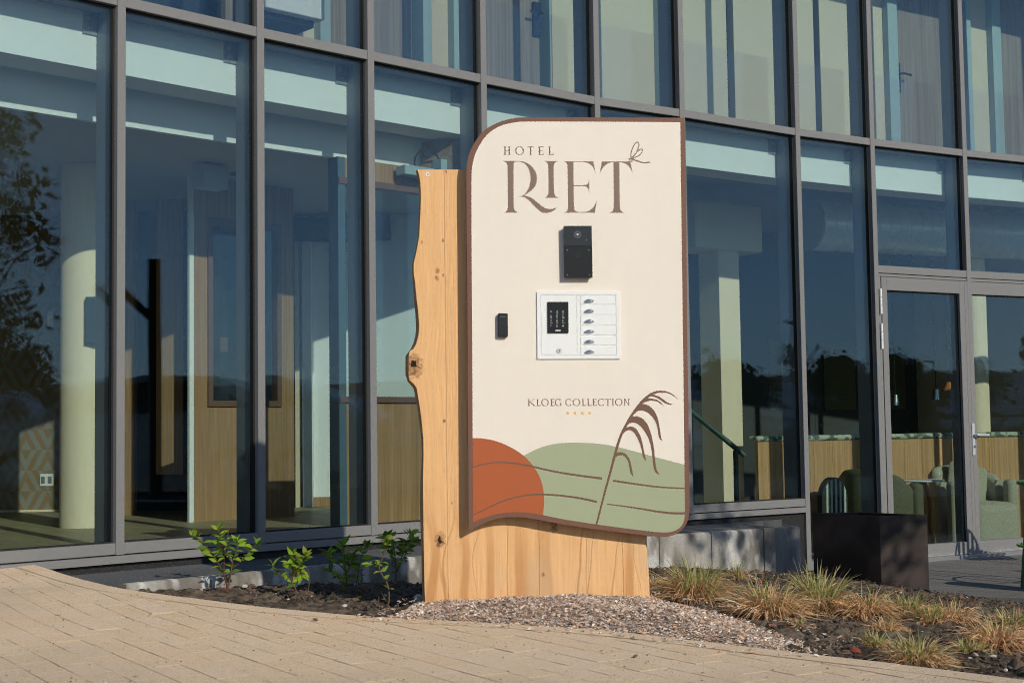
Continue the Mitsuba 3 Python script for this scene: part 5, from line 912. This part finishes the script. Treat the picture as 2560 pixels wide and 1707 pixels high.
clump('golden tan grass clump just right of the planter', 1.741, 5.729, 0.107, 0.145, 0.08, 304, 309)
clump('drooping tan grass clump near the right border', 1.621, 4.864, 0.120, 0.192, 0.1, 480, 310)
clump('small grey-green tuft left of the drooping tan clump', 1.493, 4.739, 0.053, 0.120, 0.75, 176, 311)
clump('big pale grass clump nearest the pavement edge', 1.229, 4.432, 0.097, 0.187, 0.38, 480, 312)
clump('white-green grass tuft left of the big pale clump', 1.213, 4.854, 0.060, 0.096, 0.6, 160, 313)
clump('sparse green clump behind the drooping tan clump', 1.941, 5.627, 0.083, 0.142, 0.6, 240, 314)
clump('flattened straw-coloured wisps on bare soil', 1.208, 5.332, 0.023, 0.090, 0.0, 57, 315)
clump('small striped tuft at the end of the gravel', 1.068, 5.471, 0.044, 0.077, 0.6, 80, 316)
clump('few blades at the right picture border', 1.760, 5.003, 0.056, 0.070, 0.3, 112, 317)
# loose things in the bed and on the pavement
def lump(name, label, catg, x, y, r, m, seed, z=None, flat=.7, up=.5):
    v, f = ico_lump(np.random.default_rng(seed), r, flat, 2); zz_ = float(soil_z([[x, y]])[0]) if z is None else z
    whole(thing(name, label, catg), trimesh.Trimesh(v + [x, y, zz_ + r * flat * up], f, process=False), m, smooth=35)
lump('stone', 'large pale stone at the left foot of the timber board', 'stone', -0.426, 6.259, 0.024, 'pale_stone', 51, None, 1.15, 0.75)
lump('stone', 'white pebble beside the stem of the leftmost shrub', 'stone', -1.345, 7.129, 0.014, 'pale_stone', 52, None, 0.9, 0.9)
lump('stone', 'grey clod-like stone between the left two shrubs', 'stone', -1.023, 6.521, 0.018, 'soil', 53, None, 1.0, 0.9)
lump('stone', 'whitish round pebble behind the second shrub', 'stone', -1.109, 7.233, 0.011, 'pale_stone', 54, None, 0.8, 0.9)
lump('stone', 'pale chip on the pavement edge left of the gravel', 'stone', -0.605, 5.528, 0.009, 'pale_stone', 56, 0.004, 0.5, 0.5)
lump('dead_leaf', 'dry brown leaf lying on the pavement at the far left', 'leaf', -2.450, 7.063, 0.016, 'dry_leaf', 55, 0.004, 0.25, 0.5)
lump('stone', 'dark pebble lying on the pavement below the yellow scrap', 'stone', -0.754, 5.404, 0.012, 'dry_leaf', 57, 0.004, 0.4, 0.5)
lump('stone', 'small dark stone on the pavement below the board', 'stone', 0.366, 4.435, 0.01, 'dry_leaf', 58, 0.004, 0.35, 0.5)
lump('yellow_scrap', 'bright yellow plastic scrap on the soil', 'litter', -0.715, 6.539, 0.013, 'yellow_plastic', 59, None, 0.55, 0.9)
lump('brick_chip', 'reddish brick chip on the soil near the pale front clump', 'brick chip', 1.111, 4.721, 0.02, 'red_roof', 60, None, 0.5, 0.6)
# ================================================================ things on the terrace
pl = thing('planter', 'tall dark brown metal planter standing on the terrace beside the glass door', 'planter')
PQ = [np.array(p) for p in ((2.02, 9.70), (2.365, 9.27), (2.69, 9.33), (2.345, 9.76))]; pc = sum(PQ) / 4
def shell_wall(a, b, z0, z1, t):
    ia, ib = a + (pc - a) * t, b + (pc - b) * t; return hexa([(*a, z0), (*b, z0), (*ib, z0), (*ia, z0)], [(*a, z1), (*b, z1), (*ib, z1), (*ia, z1)])
for k in range(4): put('side', shell_wall(PQ[k], PQ[(k + 1) % 4], -.55, .112, .05), 'planter_metal', pl)
for k in range(4): put('rim', shell_wall(PQ[k], PQ[(k + 1) % 4], .1125, .120, .13), 'planter_metal', pl)
put('soil', hexa([(*(p + (pc - p) * .06), .0) for p in PQ], [(*(p + (pc - p) * .06), .06) for p in PQ]), 'soil', pl)
gp_ = thing('grey_pot', 'grey tapered round pot right beside the green bar stool', 'pot')
gx_, gy_ = 3.53, 9.7
put('wall', moved(lathe([(.0, -.431), (.10, -.431), (.125, -.10), (.125, -.085), (.108, -.085), (.102, -.13), (0, -.13)], 32), (gx_ + .06, gy_, 0)), 'pot_clay', gp_, smooth=35)
st = thing('bar_stool', 'green metal bar stool with splayed legs on the terrace, cut by the right border', 'stool')
sx, sy_, zt = 3.785, 10.05, .30
for k in range(4):
    a = math.radians(200 + 90 * k); h = np.array([math.cos(a), math.sin(a)])
    put('leg', tube([(*(np.array([sx, sy_]) + h * .29), FR), (*(np.array([sx, sy_]) + h * .21), zt - .03)], .0115, 10), 'green_metal', st, smooth=40)
ringp = [(sx + .245 * math.cos(t), sy_ + .245 * math.sin(t), FR + .28) for t in np.linspace(0, 2 * math.pi, 33)]
put('foot_ring', tube(ringp, .008, 8, False), 'green_metal', st, smooth=True)
put('seat_ring', tube([(sx + .225 * math.cos(t), sy_ + .225 * math.sin(t), zt - .012) for t in np.linspace(0, 2 * math.pi, 41)], .014, 8, False), 'green_metal', st, smooth=True)
for k in range(9):
    x = -.20 + .05 * k; hw = math.sqrt(max(.0, .215 ** 2 - x * x)); put('seat_slat', box(sx + x - .016, sx + x + .016, sy_ - hw, sy_ + hw, zt - .018, zt - .002, .003), 'green_metal', st)
sc2 = thing('slatted_chair', 'green metal garden chair with slatted rounded back just outside the right border', 'chair')
cx_, cy_ = 4.55, 11.45
for dx in (-.19, .19):
    for dy in (-.19, .19): put('leg', tube([(cx_ + dx, cy_ + dy, FR), (cx_ + dx * .9, cy_ + dy * .9, FR + .45)], .010, 8), 'green_metal', sc2, smooth=40)
for k in range(7): put('seat_slat', box(cx_ - .21 + .06 * k, cx_ - .17 + .06 * k, cy_ - .2, cy_ + .2, FR + .45, FR + .465, .003), 'green_metal', sc2)
put('back_rim', tube([(cx_ - .19 * math.cos(t), cy_ - .2, FR + .47 + .36 * math.sin(t)) for t in np.linspace(0, math.pi, 24)], .011, 8), 'green_metal', sc2, smooth=40)
for k in range(5):
    x = -.13 + .065 * k; put('back_slat', box(cx_ + x - .015, cx_ + x + .015, cy_ - .206, cy_ - .194, FR + .47, FR + .47 + .36 * math.sqrt(1 - (x / .19) ** 2)), 'green_metal', sc2)
# ================================================================ lounge furniture behind the glass
bench = thing('lounge_bench', 'wood panelled high bench back with patterned cushion rim behind the glass', 'bench')
for i in (7, 8, 9, 10):
    # bay-wise run at an inward distance of 1.25 m
    P, Q_ = off(i, 1.25), off(i + 1, 1.25); d = (Q_ - P) / np.linalg.norm(Q_ - P); n = np.array([-d[1], d[0]]); L = float(np.linalg.norm(Q_ - P)); s0 = 0.0
    if i == 7: P = W(7, .66, 1.25); L = float(np.linalg.norm(Q_ - P)); d = (Q_ - P) / L; n = np.array([-d[1], d[0]])
    m_ = max(1, round(L / .21))
    for k in range(m_):
        a, b_ = P + d * (L * k / m_ + .0012), P + d * (L * (k + 1) / m_ - .0012)
        put('panel', hexa([(*a, FR), (*b_, FR), (*(b_ + n * .04), FR), (*(a + n * .04), FR)], [(*a, .575), (*b_, .575), (*(b_ + n * .04), .575), (*(a + n * .04), .575)]), 'bench_wood', bench)
    cp = [P + n * .0 + d * .002, P + d * (L - .002)]
    cap = rbox(L - .004, .14, .05, .022); ang = math.atan2(d[1], d[0])
    put('cushion_rim', moved(cap, (*(P + d * L / 2 + n * .07), .603), ang), 'cap_fabric', bench, smooth=40)
def tub(label, x, y, rz, mat, w=.72, pillow=True, zs=FR):
    k = thing('armchair', label, 'armchair'); R = lambda m: moved(m, (x, y, zs), rz)
    # local: faces -y
    put('seat', R(moved(rbox(w - .22, .62, .40, .09, 5), (0, -.06, .24))), mat, k, smooth=50)
    arc = []
    V, f, N_ = [], [], 26
    for j, t in enumerate(np.linspace(-.15, math.pi + .15, N_)):
        co, si = math.cos(t), math.sin(t); top = .62 + .14 * max(0, si) ** .6
        for r, z in ((w / 2, .05), (w / 2 + .012, top - .05), (w / 2 - .025, top), (w / 2 - .075, top), (w / 2 - .105, top - .05), (w / 2 - .10, .05)): V.append((r * co, r * si * .92 + .02, z))
    for j in range(N_ - 1):
        for q in range(6): a, b_ = j * 6 + q, j * 6 + (q + 1) % 6; f += [(a, b_, b_ + 6), (a, b_ + 6, a + 6)]
    for j in (0, N_ - 1): f += [(j * 6, j * 6 + q, j * 6 + q + 1) for q in range(1, 5)]
    put('backrest', R(trimesh.Trimesh(np.array(V), f, process=False)), mat, k, smooth=50)
    for sx_ in (-1, 1): put('arm_front', R(moved(rbox(.115, .12, .60, .045, 4), (sx_ * (w / 2 - .05), -.16, .335))), mat, k, smooth=50)
    if pillow:
        pm = rbox(.42, .14, .36, .065, 5); v = pm.vertices; v[:, 1] *= (1 - .6 * np.clip((np.abs(v[:, 0]) / .21) ** 3, 0, 1)); pm.apply_transform(trimesh.transformations.rotation_matrix(.25, (0, 1, 0))); pm.apply_transform(trimesh.transformations.rotation_matrix(-.2, (1, 0, 0)))
        put('pillow', R(moved(pm, (.06, .12, .60))), mat, k, smooth=50)
    return k
tub('green boucle armchair with a cushion, facing the glass door', 4.17, 13.05, .35, 'boucle')
tub('dark olive tub armchair half hidden by the planter and door frame', 3.24, 12.72, 2.3, 'boucle_dark', .66, False)
# striped side chair
sd = thing('striped_chair', 'low rounded side chair with pale upright stripes, left of the olive armchair', 'chair')
c0 = np.array([2.72, 12.32]); dd = np.array([math.cos(.55), math.sin(.55)]); nn_ = np.array([-dd[1], dd[0]])
def chair_slab(shape, t0, t1, m, nm):
    mm = trimesh.creation.extrude_polygon(shape, t1 - t0, engine='earcut'); v = mm.vertices
    mm.vertices = np.c_[c0[0] + dd[0] * v[:, 0] - nn_[0] * (v[:, 2] + t0), c0[1] + dd[1] * v[:, 0] - nn_[1] * (v[:, 2] + t0), FR + v[:, 1]]; return put(nm, mm, m, sd)
shp = clean([sbox(-.15, .02, .15, .50), affinity.scale(Point(0, .5).buffer(1, 20), .15, .2)])
chair_slab(shp, 0, .06, 'chair_dark', 'back')
for k in range(5):
    x = -.11 + .052 * k; chair_slab(Polygon([(x, .36), (x + .022, .36), (x + .03, .75), (x + .008, .75)]).intersection(shp.buffer(-.012)), .061, .068, 'stripe_pale', 'stripe')
tb = thing('side_table', 'round white side table on curved amber wooden legs between the armchairs', 'table')
tx, ty = 3.64, 12.75
put('table_top', moved(lathe([(0, .205), (.19, .205), (.196, .212), (.19, .22), (0, .22)], 40), (tx, ty, 0)), 'table_white', tb, smooth=35)
for k in range(3):
    a = 2.1 * k + .3; h = np.array([math.cos(a), math.sin(a), 0]); put('leg', tube([np.array([tx, ty, .20]) + h * .02, np.array([tx, ty, .10]) + h * .06, np.array([tx, ty, .02]) + h * .085, np.array([tx, ty, -.2]) + h * .075, np.array([tx, ty, FR]) + h * .12], .022, 8), 'amber_wood', tb, smooth=40)
# ventilation duct
dct = thing('ventilation_duct', 'large spiral metal ventilation duct under the lounge ceiling', 'duct')
D0, D1 = np.array([2.86, 13.45, 2.62]), np.array([8.6, 15.9, 2.62]); du_ = (D1 - D0) / np.linalg.norm(D1 - D0); Ld = float(np.linalg.norm(D1 - D0))
put('pipe', tube([D0 + du_ * t for t in np.linspace(0, Ld, 12)], .24, 48, True), 'duct_metal', dct, smooth=40)
for k in range(30):
    t = .12 + .125 * k; put('seam', tube([D0 + du_ * (t - .006), D0 + du_ * t, D0 + du_ * (t + .006)], [.2405, .246, .2405], 40, False), 'duct_metal', dct, smooth=40)
put('collar', tube([D0 + du_ * .62, D0 + du_ * .70], .252, 40, True), 'duct_metal', dct, smooth=40)
put('end_cap', tube([D0 - du_ * .02, D0 - du_ * .001], .243, 40, True), 'ceiling_paint', dct, smooth=40)
hr = thing('handrail', 'dark green tubular stair handrail behind the glass, right of the sign', 'handrail')
put('rail', tube([(1.30, 11.9, 1.02), (1.49, 12.0, .855), (1.95, 12.05, .47)], .022, 10), 'rail_green', hr, smooth=40)
put('post', tube([(1.872, 12.04, FR), (1.872, 12.04, .515)], .022, 10), 'rail_green', hr, smooth=40)
xs = thing('ceiling_sign_box', 'pale box hanging from the lobby ceiling behind the second bay', 'sign box')
put('case', bb(1, 1.31, 1.51, 1.16, 1.30, 2.36, 2.517, .006), 'ceiling_paint', xs); put('side_plate', bb(1, 1.505, 1.5155, 1.18, 1.28, 2.38, 2.50), 'white_paint', xs)
jb = thing('door_motor_box', 'pale blue box with looped cable behind the glass above the board top', 'box')
put('case', bb(3, .60, .86, .36, .46, 2.445, 2.51, .004), 'steel_blue', jb); put('case', bb(3, .90, 1.0, .34, .44, 2.49, 2.58, .004), 'steel_blue', jb)
q = lambda s, t, z: (*W(3, s, t), z)
put('cable', tube(spline([q(.72, .40, 2.51), q(.73, .39, 2.60), q(.80, .38, 2.645), q(.88, .38, 2.62), q(.93, .39, 2.565)], 20), .006, 6), 'gasket_black', jb, smooth=True)
dl = thing('downlight', 'flush round ceiling downlight in the lobby ceiling', 'lamp'); dp = at_ = W(2, .75, 1.4)
whole(dl, moved(lathe([(0, 2.510), (.05, 2.510), (.055, 2.5185), (0, 2.5185)], 24), (dp[0], dp[1], 0)), 'deep_grey')

leafmat('leaf_tree', (.07, .10, .025), .7)
leafmat('hedge_leaf', (.03, .045, .015), .5)
plain('orange_shade', (.55, .20, .05), .5)
pdl = thing('pendant_lamp', 'small orange shaded pendant lamp hanging in the lounge behind the door leaf', 'lamp')
put('shade', moved(lathe([(.015, 1.155), (.034, 1.15), (.078, 1.065), (.074, 1.065), (.03, 1.145), (.012, 1.15)], 24), (4.60, 15.0, 0)), 'orange_shade', pdl, smooth=40)
put('cord', tube([(4.60, 15.0, 1.15), (4.60, 15.0, 2.94)], .004, 6), 'gasket_black', pdl)
for k_, (x_, z_, lb) in enumerate(((4.03, .98, 'small silver spot lamp hanging left of the orange pendant'), (4.46, 1.03, 'small silver spot lamp hanging just beside the orange pendant'))):
    sp_ = thing('spot_lamp', lb, 'lamp'); put('case', moved(lathe([(0, z_ + .06), (.03, z_ + .05), (.042, z_ - .06), (.036, z_ - .06), (0, z_ - .03)], 20), (x_, 15.0, 0)), 'bright_steel', sp_, smooth=40); put('cord', tube([(x_, 15.0, z_ + .06), (x_, 15.0, 2.94)], .004, 6), 'gasket_black', sp_)
# ================================================================ surroundings that the glass mirrors
def tree(label, x, y, z0, zc, rad, hgt, n, seed, mat='leaf_deep', leaf=.06, trunk=.06):
    rng = np.random.default_rng(seed); k = thing('tree', label, 'tree')
    put('trunk', tube([(x, y, z0), (x + .03, y, (z0 + zc) / 2), (x, y, zc + hgt * .2)], [trunk, trunk * .8, trunk * .35], 10), 'tree_bark', k, smooth=50)
    cl_ = []
    for j in range(26):
        a = rng.uniform(0, 6.28); e = rng.uniform(-.9, 1); r = rad * rng.uniform(.35, .95) * math.sqrt(max(.1, 1 - e * e * .8)); c = np.array([x + r * math.cos(a), y + r * math.sin(a), zc + e * hgt])
        cl_.append(c)
        if j % 3 == 0: put('branch', tube([(x, y, zc - hgt * .5 + .2 * rng.random()), (x * .5 + c[0] * .5, y * .5 + c[1] * .5, (zc - hgt * .3 + c[2]) / 2 + .1), c], [trunk * .35, trunk * .2, trunk * .08], 5), 'tree_bark', k, smooth=50)
    V, F, at = [], [], 0
    for _ in range(n):
        c = cl_[rng.integers(26)] + rng.normal(0, rad * .17, 3); d = rng.normal(0, 1, 3); d /= np.linalg.norm(d); s = np.cross(d, rng.normal(0, 1, 3)); s /= np.linalg.norm(s)
        L = leaf * rng.uniform(.7, 1.3); V += [c - d * L, c + s * L * .55, c + d * L, c - s * L * .55]; F += [(at, at + 1, at + 2), (at, at + 2, at + 3)]; at += 4
    kk_ = put('crown', trimesh.Trimesh(np.array(V), F, process=False), mat, k); labels[kk_] = {'kind': 'stuff', 'label': 'loose leafy crown'}
    return k
tree('young tree with airy crown out on the right, mirrored in the leftmost pane', 5.30, 4.40, GZ, 2.62, .80, 1.42, 2000, 71, 'leaf_tree', .055)
tree('dark broad tree far right of the terrace, mirrored in the glass door', 15.2, 10.6, GZ, .9, 1.1, 1.35, 3500, 72, 'hedge_leaf', .09, .1)
tree('dark bushy tree beside the broad one, mirrored in the door leaf', 14.2, 9.0, GZ, .7, .8, .95, 2500, 73, 'hedge_leaf', .08, .08)
tree('round dark tree far behind the car park', 47., -9., GZ, 1.6, 2.4, 2., 3500, 74, 'hedge_leaf', .22, .2)
po = thing('wooden_stake', 'dark wooden post with slanting brace in the car park, mirrored in the second bay', 'post')
put('post', tube([(7.67, 5.44, GZ), (7.68, 5.45, 1.2), (7.67, 5.44, 2.88)], [.085, .08, .075], 12), 'tree_bark', po, smooth=40)
put('brace', tube([(7.69, 5.47, 2.10), (7.60, 5.15, 2.43), (7.565, 5.03, 2.55)], .05, 10), 'tree_bark', po, smooth=40)
he = thing('far_hedge', 'long dark hedge closing the car park', 'hedge')
rng = np.random.default_rng(81); ms = []
for k in range(150):
    v, f = ico_lump(rng, rng.uniform(.9, 1.5), .9, 2); ms.append(trimesh.Trimesh(v + [rng.normal(46.5, .5), -34 + .5 * k, rng.uniform(-.1, .75)], f, process=False))
put('foliage', cat(ms), 'hedge_green', he, smooth=30); labels[he + '__foliage'] = {'kind': 'stuff', 'label': 'clipped dark foliage'}
bn_ = thing('far_barn', 'long low barn with red-brown roof behind the hedge', 'barn')
put('wall', box(52, 58, -30, 30, GZ, 2.1), 'deep_grey', bn_)
put('roof', trimesh.convex.convex_hull(np.array([(51.5, y, z) for y in (-31, 31) for z in (2.1,)] + [(58.5, y, 2.1) for y in (-31, 31)] + [(55, y, 3.05) for y in (-31, 31)], float)), 'red_roof', bn_)
def wheel(x, y, z, r, w, par):
    m = lathe([(0, -w / 2), (r * .9, -w / 2), (r, -w * .35), (r, w * .35), (r * .9, w / 2), (0, w / 2)], 24); m.apply_transform(trimesh.transformations.rotation_matrix(math.pi / 2, (0, 1, 0))); m.apply_translation((x, y, z))
    t_ = put('wheel', m, 'tyre_black', par, smooth=40)
    h = lathe([(0, -w / 2 - .012), (r * .6, -w / 2 - .006), (r * .6, w / 2 + .006), (0, w / 2 + .012)], 20); h.apply_transform(trimesh.transformations.rotation_matrix(math.pi / 2, (0, 1, 0))); h.apply_translation((x, y, z)); put('rim', h, 'steel', t_, smooth=40)
def profile_x(pts, x0, x1):          # an outline in (y, z) drawn out along x
    m = trimesh.creation.extrude_polygon(Polygon(pts), x1 - x0, engine='earcut'); v = m.vertices; m.vertices = np.c_[v[:, 2] + x0, v[:, 0], v[:, 1]]
    if m.volume < 0: m.invert()
    return m
CZ_ = -.05
def vehicle(label, name, catg, x0, x1, y0, prof, glass, paint, wheels, r):
    k = thing(name, label, catg); w = x1 - x0
    body = profile_x([(y0 + a, CZ_ + b) for a, b in prof], x0, x1); put('body', body, paint, k)
    for g in glass: put('window', profile_x([(y0 + a, CZ_ + b) for a, b in g], x0 - .004, x1 + .004), 'window_dark', k)
    for a in wheels:
        for x in (x0 + .08, x1 - .08): wheel(x, y0 + a, CZ_ + r, r, .2, k)
    return k
van = vehicle('long pale panel van with dark waist line, mirrored right of the sign', 'panel_van', 'van', 31.5, 33.4, 1.6, [(0, .35), (.05, 1.1), (.35, 1.35), (.95, 2.05), (1.2, 2.18), (6.2, 2.2), (6.35, 2.1), (6.4, .4), (6.2, .3), (.2, .3)], [[(.45, 1.36), (.98, 1.95), (1.5, 1.95), (1.5, 1.36)]], 'van_paint', (1.1, 5.1), .34)
put('waist_line', box(31.488, 31.4995, 2.2, 7.9, CZ_ + .95, CZ_ + 1.02), 'van_stripe', van); put('sill_line', box(31.488, 31.4995, 2.2, 7.9, CZ_ + .5, CZ_ + .56), 'white_enamel', van)
vehicle('silver hatchback in the car park, mirrored in the leftmost pane', 'parked_car', 'car', 8.7, 10.4, 2.85, [(0, .3), (0, .75), (.2, .92), (1.1, 1.02), (1.75, 1.45), (2.2, 1.56), (3.1, 1.54), (3.9, 1.15), (4.1, .95), (4.15, .4), (4.0, .28), (.15, .25)], [[(1.25, 1.02), (1.80, 1.40), (2.3, 1.49), (3.0, 1.47), (3.55, 1.12)]], 'silver_paint', (.85, 3.3), .31)
vehicle('second pale panel van behind the first, facing the other way', 'panel_van', 'van', 33.5, 35.4, -9.5, [(0, .35), (.05, 2.1), (.2, 2.2), (5.0, 2.18), (5.4, 2.0), (6.0, 1.3), (6.35, 1.1), (6.4, .4), (6.2, .3), (.2, .3)], [[(4.9, 1.36), (4.9, 1.95), (5.38, 1.93), (5.85, 1.36)]], 'van_paint', (1.1, 5.1), .34)
lab_g = [k for k in labels if k.startswith('slatted')]
